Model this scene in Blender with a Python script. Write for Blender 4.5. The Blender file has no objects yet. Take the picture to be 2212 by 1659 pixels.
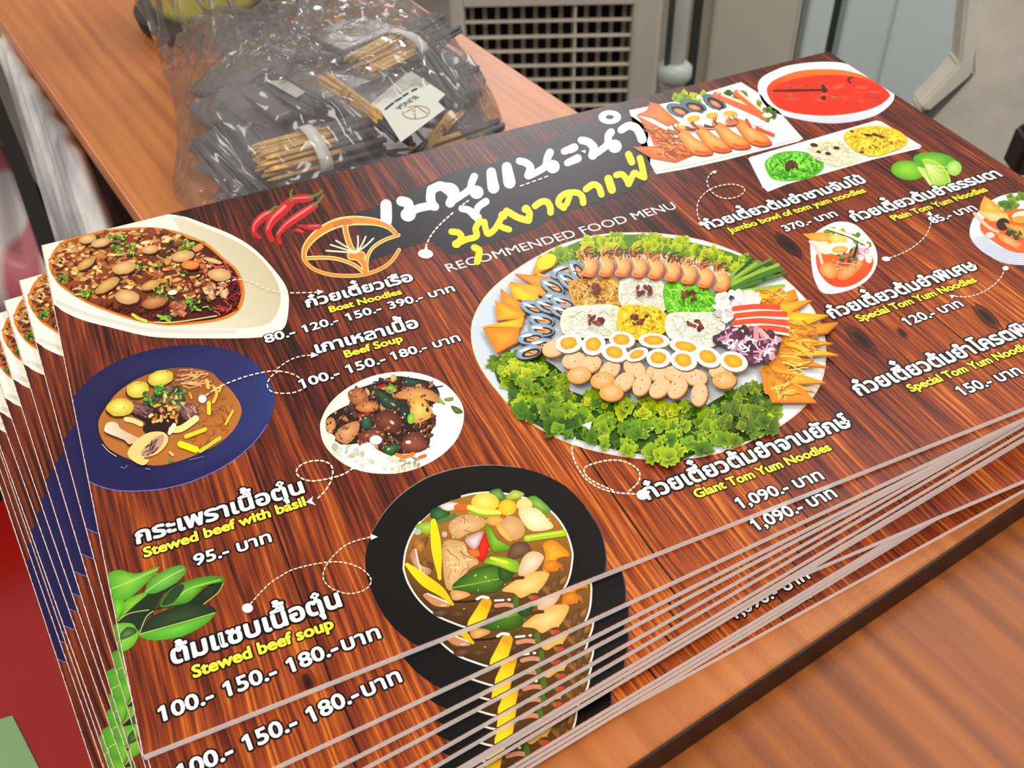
import bpy, bmesh, math, random
from mathutils import Vector, Matrix
# ------------------------------------------------------------------ camera, world, lights, exposure
C = bpy.context.scene.collection
SC = bpy.context.scene
CAM = Vector((0.04070257, -0.16268726, 0.25830462))
RW = Matrix(((0.91048107, -0.41306705, -0.01999572),
             (-0.29632455, -0.61790326, -0.72827695),
             (0.28847179, 0.6690076, -0.68499113)))       # world -> camera (x right, y down, z forward)
FPX, IW, IH = 2206.77, 2212.0, 1659.0
SW, SH = 0.42, 0.25962                                     # printed sheet, metres
cd = bpy.data.cameras.new('camera'); cam = bpy.data.objects.new('camera', cd); C.objects.link(cam)
cd.sensor_width = 36.0; cd.lens = FPX / IW * 36.0; cd.clip_start = 0.01; cd.clip_end = 60
rot = RW.transposed() @ Matrix(((1, 0, 0), (0, -1, 0), (0, 0, -1)))
cam.matrix_world = Matrix.Translation(CAM) @ rot.to_4x4()
cd.dof.use_dof = True; cd.dof.focus_distance = 0.36; cd.dof.aperture_fstop = 26.0
SC.camera = cam
SC.view_settings.view_transform = 'Standard'; SC.view_settings.look = 'None'
SC.view_settings.gamma = 1.0; SC.view_settings.use_curve_mapping = False
SC.view_settings.exposure = 0.0
w = bpy.data.worlds.new('room_light'); SC.world = w; w.use_nodes = True
bg = w.node_tree.nodes['Background']; bg.inputs[0].default_value = (1.0, 0.95, 0.89, 1); bg.inputs[1].default_value = 0.66

def area(name, loc, target, sx, sy, power, col):
    l = bpy.data.lights.new(name, 'AREA'); l.shape = 'RECTANGLE'; l.size = sx; l.size_y = sy; l.energy = power; l.color = col
    o = bpy.data.objects.new(name, l); C.objects.link(o); o.location = loc
    o.rotation_euler = (Vector(target) - Vector(loc)).to_track_quat('-Z', 'Y').to_euler(); return o
area('ceiling_lamp', (-0.7, -0.6, 1.75), (0.1, 0.15, 0), 1.2, 0.5, 19, (1.0, 0.95, 0.88))
area('ceiling_lamp', (1.73, 3.4, 1.72), (1.73, 3.4, 0), 1.2, 0.6, 54, (1.0, 0.97, 0.96))
area('ceiling_lamp', (1.5, 0.5, 1.75), (0.2, 0.2, 0), 1.2, 0.5, 16, (1.0, 0.95, 0.88))

def ray(px, py):
    d = RW.transposed() @ Vector(((px - IW / 2) / FPX, (py - IH / 2) / FPX, 1.0)); return d
def onz(px, py, z):                                        # point of the horizontal plane z seen at a photo pixel
    d = ray(px, py); return CAM + d * ((z - CAM.z) / d.z)
def at_depth(px, py, dep):
    return CAM + ray(px, py) * dep

# ------------------------------------------------------------------ helpers
def lin(c):
    r = []
    for v in c[:3]:
        v = max(0.0, min(1.0, v / 255.0)); r.append(v / 12.92 if v <= 0.04045 else ((v + 0.055) / 1.055) ** 2.4)
    return (r[0], r[1], r[2], 1.0)
def new_mat(name):
    m = bpy.data.materials.new(name); m.use_nodes = True
    return m, m.node_tree.nodes, m.node_tree.links, m.node_tree.nodes['Principled BSDF']
def plain(name, c, rough=0.5, spec=0.5, metal=0.0, bump=0.0, bscale=60, var=0.0, coat=0.0, trans=0.0):
    m, n, l, b = new_mat(name)
    b.inputs['Base Color'].default_value = lin(c); b.inputs['Roughness'].default_value = rough
    b.inputs['Specular IOR Level'].default_value = spec; b.inputs['Metallic'].default_value = metal
    b.inputs['Coat Weight'].default_value = coat; b.inputs['Transmission Weight'].default_value = trans
    tc = n.new('ShaderNodeTexCoord')
    if bump or var:
        t = n.new('ShaderNodeTexNoise'); t.inputs['Scale'].default_value = bscale; t.inputs['Detail'].default_value = 4
        l.new(tc.outputs['Object'], t.inputs['Vector'])
        if bump:
            bp = n.new('ShaderNodeBump'); bp.inputs['Strength'].default_value = bump; bp.inputs['Distance'].default_value = 0.002
            l.new(t.outputs['Fac'], bp.inputs['Height']); l.new(bp.outputs[0], b.inputs['Normal'])
        if var:
            mx = n.new('ShaderNodeMix'); mx.data_type = 'RGBA'
            mx.inputs['A'].default_value = lin([v * (1 - var) for v in c]); mx.inputs['B'].default_value = lin([v * (1 + var * .6) for v in c])
            l.new(t.outputs['Fac'], mx.inputs['Factor']); l.new(mx.outputs['Result'], b.inputs['Base Color'])
    return m
def tag(o, label=None, cat=None, group=None, kind=None):
    if label: o['label'] = label
    if cat: o['category'] = cat
    if group: o['group'] = group
    if kind: o['kind'] = kind
    return o
def empty(name, loc=(0, 0, 0), rz=0.0):
    o = bpy.data.objects.new(name, None); C.objects.link(o); o.location = loc; o.rotation_euler = (0, 0, rz); o.empty_display_size = 0.02; return o
def link(name, me, parent=None, mats=()):
    o = bpy.data.objects.new(name, me); C.objects.link(o)
    for m in mats: me.materials.append(m)
    if parent: o.parent = parent
    return o
def mesh_obj(name, bm, mats, parent=None, smooth=False):
    me = bpy.data.meshes.new(name); bmesh.ops.recalc_face_normals(bm, faces=bm.faces); bm.to_mesh(me); bm.free()
    if smooth:
        for p in me.polygons: p.use_smooth = True
    if not isinstance(mats, (list, tuple)): mats = [mats]
    return link(name, me, parent, mats)
def add_box(bm, c, s, bev=0.0, M=None, mi=0, seg=2):
    r = bmesh.ops.create_cube(bm, size=1.0); vs = r['verts']
    for v in vs: v.co = Vector((v.co.x * s[0] + c[0], v.co.y * s[1] + c[1], v.co.z * s[2] + c[2]))
    fs = set(f for v in vs for f in v.link_faces)
    if bev > 0:
        es = list(set(e for v in vs for e in v.link_edges))
        rr = bmesh.ops.bevel(bm, geom=es, offset=bev, segments=seg, affect='EDGES', profile=0.5)
        fs = set(rr['faces']) | set(f for f in fs if f.is_valid); vs = list(set(v for f in fs for v in f.verts))
    for f in fs: f.material_index = mi
    if M is not None:
        for v in vs: v.co = M @ v.co
    return vs
def add_tube(bm, pts, r, seg=8, mi=0, caps=True, radii=None):
    rings = []; pts = [Vector(p) for p in pts]
    up = Vector((0, 0, 1))
    for i, p in enumerate(pts):
        t = (pts[min(i + 1, len(pts) - 1)] - pts[max(i - 1, 0)]).normalized()
        a = t.cross(up if abs(t.z) < .95 else Vector((1, 0, 0))).normalized(); b = t.cross(a)
        rr = radii[i] if radii else r
        rings.append([bm.verts.new(p + (a * math.cos(q) + b * math.sin(q)) * rr) for q in [2 * math.pi * k / seg for k in range(seg)]])
    for A, B in zip(rings, rings[1:]):
        for k in range(seg):
            f = bm.faces.new((A[k], A[(k + 1) % seg], B[(k + 1) % seg], B[k])); f.material_index = mi; f.smooth = True
    if caps:
        for R in (rings[0], rings[-1]):
            f = bm.faces.new(R); f.material_index = mi
    return rings

# ------------------------------------------------------------------ wood materials
def wood_print():
    # photograph of dark red brown planks printed on every sheet; grain runs along the short side
    m, n, l, b = new_mat('wood_print')
    tc = n.new('ShaderNodeTexCoord'); sx = n.new('ShaderNodeSeparateXYZ'); l.new(tc.outputs['Object'], sx.inputs[0])
    def math_(op, a, bb=None):
        k = n.new('ShaderNodeMath'); k.operation = op
        for i, v in enumerate((a, bb)):
            if v is None: continue
            if isinstance(v, (int, float)): k.inputs[i].default_value = v
            else: l.new(v, k.inputs[i])
        return k.outputs[0]
    def noise(vec, scale, det=4, dist=0.0, rough=0.55):
        t = n.new('ShaderNodeTexNoise'); t.inputs['Scale'].default_value = scale; t.inputs['Detail'].default_value = det
        t.inputs['Distortion'].default_value = dist; t.inputs['Roughness'].default_value = rough; l.new(vec, t.inputs['Vector']); return t.outputs['Fac']
    def mapping(s, loc=(0, 0, 0)):
        k = n.new('ShaderNodeMapping'); k.inputs['Scale'].default_value = s; k.inputs['Location'].default_value = loc
        l.new(tc.outputs['Object'], k.inputs['Vector']); return k.outputs[0]
    warp = noise(mapping((30, 9, 1)), 1.0, 2)
    xw = math_('ADD', sx.outputs[0], math_('MULTIPLY', math_('SUBTRACT', warp, 0.5), 0.006))
    cv = n.new('ShaderNodeCombineXYZ'); l.new(xw, cv.inputs[0]); l.new(math_('MULTIPLY', sx.outputs[1], 0.03), cv.inputs[1])
    fine = noise(cv.outputs[0], 760, 2, 0.0, 0.6)
    broad = noise(cv.outputs[0], 120, 3, 0.2)
    pl = math_('DIVIDE', sx.outputs[0], 0.0525); idx = math_('FLOOR', pl); fr = math_('FRACT', pl)
    wn = n.new('ShaderNodeTexWhiteNoise'); wn.noise_dimensions = '1D'; l.new(idx, wn.inputs['W'])
    seam = math_('LESS_THAN', math_('MINIMUM', fr, math_('SUBTRACT', 1.0, fr)), 0.007)
    v = math_('ADD', math_('MULTIPLY', fine, 0.95), math_('MULTIPLY', broad, 0.52))
    v = math_('ADD', v, math_('MULTIPLY', math_('SUBTRACT', wn.outputs['Value'], 0.5), 0.12))
    # the colour runs from a dark red top to orange brown at the foot of the page
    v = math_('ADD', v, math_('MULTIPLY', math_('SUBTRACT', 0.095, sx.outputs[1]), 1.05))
    v = math_('ADD', v, math_('MULTIPLY', math_('SUBTRACT', noise(mapping((24, 7, 1)), 1.0, 3), 0.5), 0.5))
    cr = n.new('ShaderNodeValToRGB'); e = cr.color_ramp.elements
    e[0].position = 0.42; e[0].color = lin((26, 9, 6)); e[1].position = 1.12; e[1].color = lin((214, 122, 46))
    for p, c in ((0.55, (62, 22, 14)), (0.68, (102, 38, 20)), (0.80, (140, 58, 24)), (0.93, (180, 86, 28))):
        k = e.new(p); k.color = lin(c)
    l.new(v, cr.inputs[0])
    mx = n.new('ShaderNodeMix'); mx.data_type = 'RGBA'; l.new(seam, mx.inputs['Factor']); l.new(cr.outputs[0], mx.inputs['A'])
    mx.inputs['B'].default_value = lin((48, 19, 11))
    # worn white rim where the laminate is cut
    rim = math_('LESS_THAN', sx.outputs[0], math_('MULTIPLY', noise(mapping((1, 420, 1)), 1.0, 3), 0.00056))
    m2 = n.new('ShaderNodeMix'); m2.data_type = 'RGBA'; l.new(rim, m2.inputs['Factor']); l.new(mx.outputs['Result'], m2.inputs['A'])
    m2.inputs['B'].default_value = lin((235, 205, 190))
    l.new(m2.outputs['Result'], b.inputs['Base Color'])
    b.inputs['Roughness'].default_value = 0.32; b.inputs['Specular IOR Level'].default_value = 0.2
    return m
def laminate(name, c1, c2, ang, rough=0.34, scale=1.0):
    m, n, l, b = new_mat(name)
    tc = n.new('ShaderNodeTexCoord'); mp = n.new('ShaderNodeMapping'); mp.inputs['Rotation'].default_value = (0, 0, ang)
    mp.inputs['Scale'].default_value = (130 * scale, 5 * scale, 5)
    l.new(tc.outputs['Object'], mp.inputs[0])
    t = n.new('ShaderNodeTexNoise'); t.inputs['Scale'].default_value = 1.0; t.inputs['Detail'].default_value = 5; t.inputs['Distortion'].default_value = 0.3
    l.new(mp.outputs[0], t.inputs['Vector'])
    mp2 = n.new('ShaderNodeMapping'); mp2.inputs['Rotation'].default_value = (0, 0, ang); mp2.inputs['Scale'].default_value = (26 * scale, 3 * scale, 3)
    l.new(tc.outputs['Object'], mp2.inputs[0])
    wv = n.new('ShaderNodeTexWave'); wv.wave_type = 'BANDS'; wv.inputs['Scale'].default_value = 1.2; wv.inputs['Distortion'].default_value = 4; wv.inputs['Detail'].default_value = 2
    l.new(mp2.outputs[0], wv.inputs['Vector'])
    ad = n.new('ShaderNodeMath'); ad.operation = 'MULTIPLY_ADD'; l.new(wv.outputs['Fac'], ad.inputs[0]); ad.inputs[1].default_value = 0.14; l.new(t.outputs['Fac'], ad.inputs[2])
    cr = n.new('ShaderNodeValToRGB'); cr.color_ramp.elements[0].position = 0.36; cr.color_ramp.elements[1].position = 0.95
    cr.color_ramp.elements[0].color = lin(c1); cr.color_ramp.elements[1].color = lin(c2); l.new(ad.outputs[0], cr.inputs[0])
    l.new(cr.outputs[0], b.inputs['Base Color']); b.inputs['Roughness'].default_value = rough; b.inputs['Specular IOR Level'].default_value = 0.4
    g = n.new('ShaderNodeTexNoise'); g.inputs['Scale'].default_value = 900; l.new(tc.outputs['Object'], g.inputs['Vector'])
    bp = n.new('ShaderNodeBump'); bp.inputs['Strength'].default_value = 0.12; bp.inputs['Distance'].default_value = 0.0006
    l.new(g.outputs['Fac'], bp.inputs['Height']); l.new(bp.outputs[0], b.inputs['Normal'])
    return m
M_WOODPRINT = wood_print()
M_CORE = plain('card_core', (250, 244, 240), 0.7, 0.3, var=0.06, bscale=700)
M_INK, _n, _l, _b = new_mat('printed_ink')
_a = _n.new('ShaderNodeVertexColor'); _a.layer_name = 'Col'; _l.new(_a.outputs['Color'], _b.inputs['Base Color'])
_b.inputs['Roughness'].default_value = 0.32; _b.inputs['Specular IOR Level'].default_value = 0.2

# ------------------------------------------------------------------ printing: flat ink shapes laid out on the sheet
FR = [0.0, 0.0, 1.0]
def F(ox, oy, s): FR[0], FR[1], FR[2] = ox, oy, s
def sheet_xy(px, py):
    p = onz(px, py, 0.0); return (p.x, p.y)
def mp(p):
    return sheet_xy(FR[0] + p[0] / FR[2], FR[1] + p[1] / FR[2])
def smooth_closed(pts, k=4):
    out = []; n = len(pts)
    for i in range(n):
        p0, p1, p2, p3 = pts[i - 1], pts[i], pts[(i + 1) % n], pts[(i + 2) % n]
        for j in range(k):
            t = j / k
            out.append(tuple(0.5 * (2 * p1[a] + (p2[a] - p0[a]) * t + (2 * p0[a] - 5 * p1[a] + 4 * p2[a] - p3[a]) * t * t
                                    + (3 * p1[a] - p0[a] - 3 * p2[a] + p3[a]) * t ** 3) for a in (0, 1)))
    return out
def smooth_open(pts, k=6):
    if len(pts) < 3: return [tuple(p) for p in pts]
    P = [pts[0]] + list(pts) + [pts[-1]]; out = []
    for i in range(1, len(P) - 2):
        p0, p1, p2, p3 = P[i - 1], P[i], P[i + 1], P[i + 2]
        for j in range(k):
            t = j / k
            out.append(tuple(0.5 * (2 * p1[a] + (p2[a] - p0[a]) * t + (2 * p0[a] - 5 * p1[a] + 4 * p2[a] - p3[a]) * t * t
                                    + (3 * p1[a] - p0[a] - 3 * p2[a] + p3[a]) * t ** 3) for a in (0, 1)))
    out.append(tuple(pts[-1])); return out
def clip_rect(poly, cols):
    lim = [(0, 0.0004, 1), (0, SW - 0.0002, -1), (1, 0.0002, 1), (1, SH - 0.0002, -1)]
    P = [(p[0], p[1]) + tuple(c[:3]) for p, c in zip(poly, cols)]
    for ax, v, sg in lim:
        out = []
        for i in range(len(P)):
            a, b = P[i - 1], P[i]; da = (a[ax] - v) * sg; db = (b[ax] - v) * sg
            if (da >= 0) != (db >= 0):
                t = da / (da - db); out.append(tuple(a[k] + (b[k] - a[k]) * t for k in range(5)))
            if db >= 0: out.append(b)
        P = out
        if len(P) < 3: return [], []
    return [p[:2] for p in P], [p[2:] for p in P]
def mixc(a, b, t): return tuple(a[i] + (b[i] - a[i]) * t for i in range(3))
def jig(c, r, amt):
    k = 1 + r.uniform(-amt, amt); return tuple(v * k for v in c)
def inside(p, poly):
    x, y = p; c = False
    for i in range(len(poly)):
        (x1, y1), (x2, y2) = poly[i - 1], poly[i]
        if (y1 > y) != (y2 > y) and x < (x2 - x1) * (y - y1) / (y2 - y1) + x1: c = not c
    return c
DZ = 4e-7; PZ = 1.2e-7
class Print:
    def __init__(s, base=0.00004): s.v = []; s.f = []; s.c = []; s.z = base
    def raw(s, pts, cols, step=True):                     # pts already in sheet metres
        if len(pts) < 3: return
        pts, cols = clip_rect(pts, cols)
        if len(pts) < 3: return
        a = sum(pts[i - 1][0] * pts[i][1] - pts[i][0] * pts[i - 1][1] for i in range(len(pts)))
        if a < 0: pts = pts[::-1]; cols = cols[::-1]
        i0 = len(s.v)
        for p, c in zip(pts, cols): s.v.append((p[0], p[1], s.z)); s.c.append(lin(c))
        s.f.append(list(range(i0, i0 + len(pts))))
        s.z += DZ if step else PZ
    def poly(s, pts, col, sm=0, step=True):
        if sm: pts = smooth_closed(pts, sm)
        q = [mp(p) for p in pts]; s.raw(q, [col] * len(q), step)
    def grad(s, pts, f, sm=0):                             # colour chosen per corner
        if sm: pts = smooth_closed(pts, sm)
        s.raw([mp(p) for p in pts], [f(p) for p in pts])
    def fan(s, pts, c0, col, ccol, sm=0):                  # shaded from a centre
        if sm: pts = smooth_closed(pts, sm)
        o = mp(c0)
        q = [mp(p) for p in pts]
        z = s.z
        for i in range(len(q)): s.z = z; s.raw([o, q[i - 1], q[i]], [ccol, col, col], False)
        s.z = z + DZ
    def blob(s, cx, cy, rx, ry, ang=0, col=(255, 255, 255), ccol=None, n=16, jit=0.0, rnd=None):
        a = math.radians(ang); ca, sa = math.cos(a), math.sin(a); pts = []
        for k in range(n):
            t = 2 * math.pi * k / n; j = 1 + (rnd.uniform(-jit, jit) if jit else 0)
            x, y = rx * math.cos(t) * j, ry * math.sin(t) * j; pts.append((cx + x * ca - y * sa, cy + x * sa + y * ca))
        if ccol is None: s.poly(pts, col)
        else: s.fan(pts, (cx - rx * .1, cy - ry * .15), col, ccol)
    def line(s, pts, wd, col, sm=6, taper=None, closed=False, col2=None, cap=True, dash=None):
        P = smooth_open(list(pts) + ([pts[0]] if closed else []), sm) if len(pts) > 2 else [tuple(p) for p in pts]
        L = [0.0]
        for a, b in zip(P, P[1:]): L.append(L[-1] + math.hypot(b[0] - a[0], b[1] - a[1]))
        tot = L[-1]
        if tot <= 0: return
        def pt(d):
            for i in range(len(L) - 1):
                if d <= L[i + 1]:
                    t = (d - L[i]) / max(1e-9, L[i + 1] - L[i]); return (P[i][0] + (P[i + 1][0] - P[i][0]) * t, P[i][1] + (P[i + 1][1] - P[i][1]) * t)
            return P[-1]
        if dash:
            d = 0.0; dash = (max(.2, dash[0] - wd * .5), dash[1] + wd * .5)
            while d < tot:
                e = min(tot, d + dash[0]); s.line([pt(d), pt((d + e) / 2), pt(e)], wd, col, 2); d += dash[0] + dash[1]
            return
        lw, rw = [], []; n = len(P)
        for i, p in enumerate(P):
            a, b = P[max(i - 1, 0)], P[min(i + 1, n - 1)]; dx, dy = b[0] - a[0], b[1] - a[1]; dl = math.hypot(dx, dy) or 1
            t = L[i] / tot; h = wd / 2
            if taper: h *= taper(t)
            nx, ny = -dy / dl * h, dx / dl * h
            lw.append((p[0] + nx, p[1] + ny)); rw.append((p[0] - nx, p[1] - ny))
        for i in range(n - 1):
            c1 = col if col2 is None else mixc(col, col2, L[i] / tot); c2 = col if col2 is None else mixc(col, col2, L[i + 1] / tot)
            q = [lw[i], lw[i + 1], rw[i + 1], rw[i]]; s.raw([mp(p) for p in q], [c1, c2, c2, c1], False)
            if i: s.disc(P[i], (wd / 2) * (taper(L[i] / tot) if taper else 1), c1)
        if cap and not closed:
            s.disc(P[0], wd / 2 * (taper(0) if taper else 1), col); s.disc(P[-1], wd / 2 * (taper(1) if taper else 1), col if col2 is None else col2)
        s.z += DZ
    def disc(s, p, r, col, n=10):
        if r <= 0: return
        q = [mp((p[0] + r * math.cos(2 * math.pi * k / n), p[1] + r * math.sin(2 * math.pi * k / n))) for k in range(n)]
        s.raw(q, [col] * n, False)
    def chips(s, poly, n, smin, smax, pal, seed, asp=(0.4, 0.9), ang=(0, 180), jit=0.3, k=7, dens=None):
        r = random.Random(seed); xs = [p[0] for p in poly]; ys = [p[1] for p in poly]; c = 0; tries = 0
        while c < n and tries < n * 30:
            tries += 1; p = (r.uniform(min(xs), max(xs)), r.uniform(min(ys), max(ys)))
            if not inside(p, poly) or (dens and r.random() > dens(p)): continue
            a = r.uniform(smin, smax); col = jig(r.choice(pal), r, 0.14)
            s.blob(p[0], p[1], a, a * r.uniform(*asp), r.uniform(*ang), mixc(col, (40, 12, 4), .06 if min(col) > 150 else .2), mixc(col, (255, 255, 255), .14), k, jit, r); c += 1
    def strands(s, poly, n, ln, wd, pal, seed, curl=0.6, ang=None):
        r = random.Random(seed); xs = [p[0] for p in poly]; ys = [p[1] for p in poly]; c = 0; tries = 0
        while c < n and tries < n * 30:
            tries += 1; p = (r.uniform(min(xs), max(xs)), r.uniform(min(ys), max(ys)))
            if not inside(p, poly): continue
            a = r.uniform(0, 6.28) if ang is None else math.radians(r.uniform(*ang)); pts = [p]
            for q in range(4):
                a += r.uniform(-curl, curl); p = (p[0] + math.cos(a) * ln / 4, p[1] + math.sin(a) * ln / 4)
                if not inside(p, poly): break
                pts.append(p)
            if len(pts) > 1: s.line(pts, wd * r.uniform(.7, 1.3), jig(r.choice(pal), r, 0.1), 2, cap=False); c += 1
    def frill(s, poly, n, size, pal, seed):                # ruffled lettuce leaves: fans with bright curled rims
        r = random.Random(seed); xs = [p[0] for p in poly]; ys = [p[1] for p in poly]; c = 0
        spots = []
        while c < n:
            p = (r.uniform(min(xs), max(xs)), r.uniform(min(ys), max(ys)))
            if inside(p, poly): spots.append(p); c += 1
        spots.sort(key=lambda p: p[1])
        for p in spots:
            a0 = r.uniform(0, 6.28); base = r.choice(pal); R = size * r.uniform(.55, 1.15); pts = []; m = 30; ka, kb = r.uniform(.55, 1.0), r.uniform(.6, 1.05)
            for q in range(m):
                t = 2 * math.pi * q / m; rr = R * (1 + .13 * math.sin(4 * t + a0) + .10 * math.sin(9 * t + a0 * 2) + r.uniform(-.13, .13)); pts.append((p[0] + rr * ka * math.cos(t), p[1] + rr * kb * math.sin(t)))
            lit = mixc(base, (222, 230, 26), r.uniform(.0, .5)); dark = mixc(base, (8, 30, 2), r.uniform(.55, .95)); o = (p[0] + r.uniform(-.35, .35) * R, p[1] + r.uniform(.0, .5) * R)
            s.fan(pts, o, lit, dark)
            for q in range(3):
                b = r.uniform(-2.9, -.2); s.line([o, (o[0] + .5 * R * math.cos(b), o[1] + .45 * R * math.sin(b)), (o[0] + .85 * R * math.cos(b + .3), o[1] + .75 * R * math.sin(b + .3))], R * .13, mixc(lit, dark, r.uniform(.0, .4)), 2, cap=False)
            for q in range(3):
                c0 = r.choice(pts); s.blob(c0[0], c0[1], R * r.uniform(.08, .2), R * r.uniform(.05, .12), r.uniform(0, 180), r.choice([lit, mixc(lit, (250, 250, 150), .5), (22, 46, 8)]), None, 7, .3, r)
    def build(s, name, parent, label=None):
        me = bpy.data.meshes.new(name); me.from_pydata(s.v, [], s.f)
        at = me.color_attributes.new('Col', 'FLOAT_COLOR', 'POINT')
        at.data.foreach_set('color', [x for c in s.c for x in c]); me.update()
        o = link(name, me, parent, [M_INK])
        if label: o['label'] = label
        return o
# ------------------------------------------------------------------ lettering
_gc = {}
def glyphs(body):
    if body in _gc: return _gc[body]
    c = bpy.data.curves.new('lettering', 'FONT'); c.body = body; c.size = 1.0; c.resolution_u = 3
    o = bpy.data.objects.new('lettering', c); C.objects.link(o)
    dg = bpy.context.evaluated_depsgraph_get(); me = bpy.data.meshes.new_from_object(o.evaluated_get(dg))
    vs = [(v.co.x, v.co.y) for v in me.vertices]; fs = [tuple(p.vertices) for p in me.polygons]; cnt = {}
    for f in fs:
        for i in range(len(f)):
            e = tuple(sorted((f[i - 1], f[i]))); cnt[e] = cnt.get(e, 0) + 1
    ed = [e for e, k in cnt.items() if k == 1]
    bpy.data.objects.remove(o); bpy.data.curves.remove(c); bpy.data.meshes.remove(me)
    _gc[body] = (vs, fs, ed); return _gc[body]
def maxx(b): return max(v[0] for v in glyphs(b)[0])
def advance(prefix): return maxx(prefix + '|') - maxx('|') if prefix else 0.0
UPPER = '\u0e31\u0e34\u0e35\u0e36\u0e37'; TONES = '\u0e48\u0e49\u0e4a\u0e4b'
def layout(body):
    base = ''; marks = []
    for i, ch in enumerate(body):
        if ch in TONES and i and body[i - 1] in UPPER: marks.append((base, ch))
        else: base += ch
    vs, fs, ed = glyphs(base); vs = list(vs); fs = list(fs); ed = list(ed)
    for i, ch in enumerate(base):
        if ch == '1':
            g = glyphs('1')[0]; x = advance(base[:i]) + min(v[0] for v in g); H = max(v[1] for v in g); n = len(vs)
            vs += [(x + .03, H), (x - .12, H - .10), (x - .12, H - .19), (x + .03, H - .11)]; fs.append((n, n + 1, n + 2, n + 3)); ed += [(n, n + 1), (n + 1, n + 2), (n + 2, n + 3), (n + 3, n)]
    for pre, ch in marks:
        v2, f2, e2 = glyphs(ch); x = advance(pre); n = len(vs)
        vs += [(a + x, b + 0.235) for a, b in v2]; fs += [tuple(i + n for i in f) for f in f2]; ed += [tuple(i + n for i in e) for e in e2]
    return vs, fs, ed
def text(pr, body, a, b, col=(255, 255, 255), bold=0.035, outline=0.085, ysc=1.0, ocol=(14, 9, 8), scale=None):
    vs, fs, ed = layout(body); x0 = min(v[0] for v in vs); x1 = max(v[0] for v in vs)
    A = Vector(mp(a)); B = Vector(mp(b)); d = (B - A); k = d.length / (x1 - x0) if scale is None else scale
    d.normalize(); nrm = Vector((-d.y, d.x))
    def T(x, y): p = A + d * ((x - x0) * k) + nrm * (y * k * ysc); return (p.x, p.y)
    def lay(hw, colr, zz):
        n0 = len(pr.v)
        for x, y in vs: pr.v.append(T(x, y) + (zz + 2e-5,)); pr.c.append(lin(colr))
        for f in fs: pr.f.append([i + n0 for i in f])
        if hw <= 0: return
        seen = set()
        for i, j in ed:
            (xa, ya), (xb, yb) = vs[i], vs[j]; dx, dy = xb - xa, yb - ya; q = math.hypot(dx, dy)
            if q < 1e-6: continue
            nx, ny = -dy / q * hw, dx / q * hw; m = len(pr.v)
            for p in ((xa + nx, ya + ny), (xa - nx, ya - ny), (xb - nx, yb - ny), (xb + nx, yb + ny)):
                pr.v.append(T(*p) + (zz,)); pr.c.append(lin(colr))
            pr.f.append([m, m + 1, m + 2, m + 3]); zz += 2e-8
            for v in (i, j):
                if v in seen: continue
                seen.add(v); m = len(pr.v)
                for t in range(8):
                    pr.v.append(T(vs[v][0] + hw * math.cos(t * .7854), vs[v][1] + hw * math.sin(t * .7854)) + (zz,)); pr.c.append(lin(colr))
                pr.f.append(list(range(m, m + 8))); zz += 2e-8
    if outline: lay(bold + outline, ocol, pr.z); pr.z += 5e-5
    lay(bold, col, pr.z); pr.z += 5e-5
    return k
PARTS = []                                                # (name, mesh object) of the first sheet
YEL = (250, 232, 62); WHT = (255, 255, 255)

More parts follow.
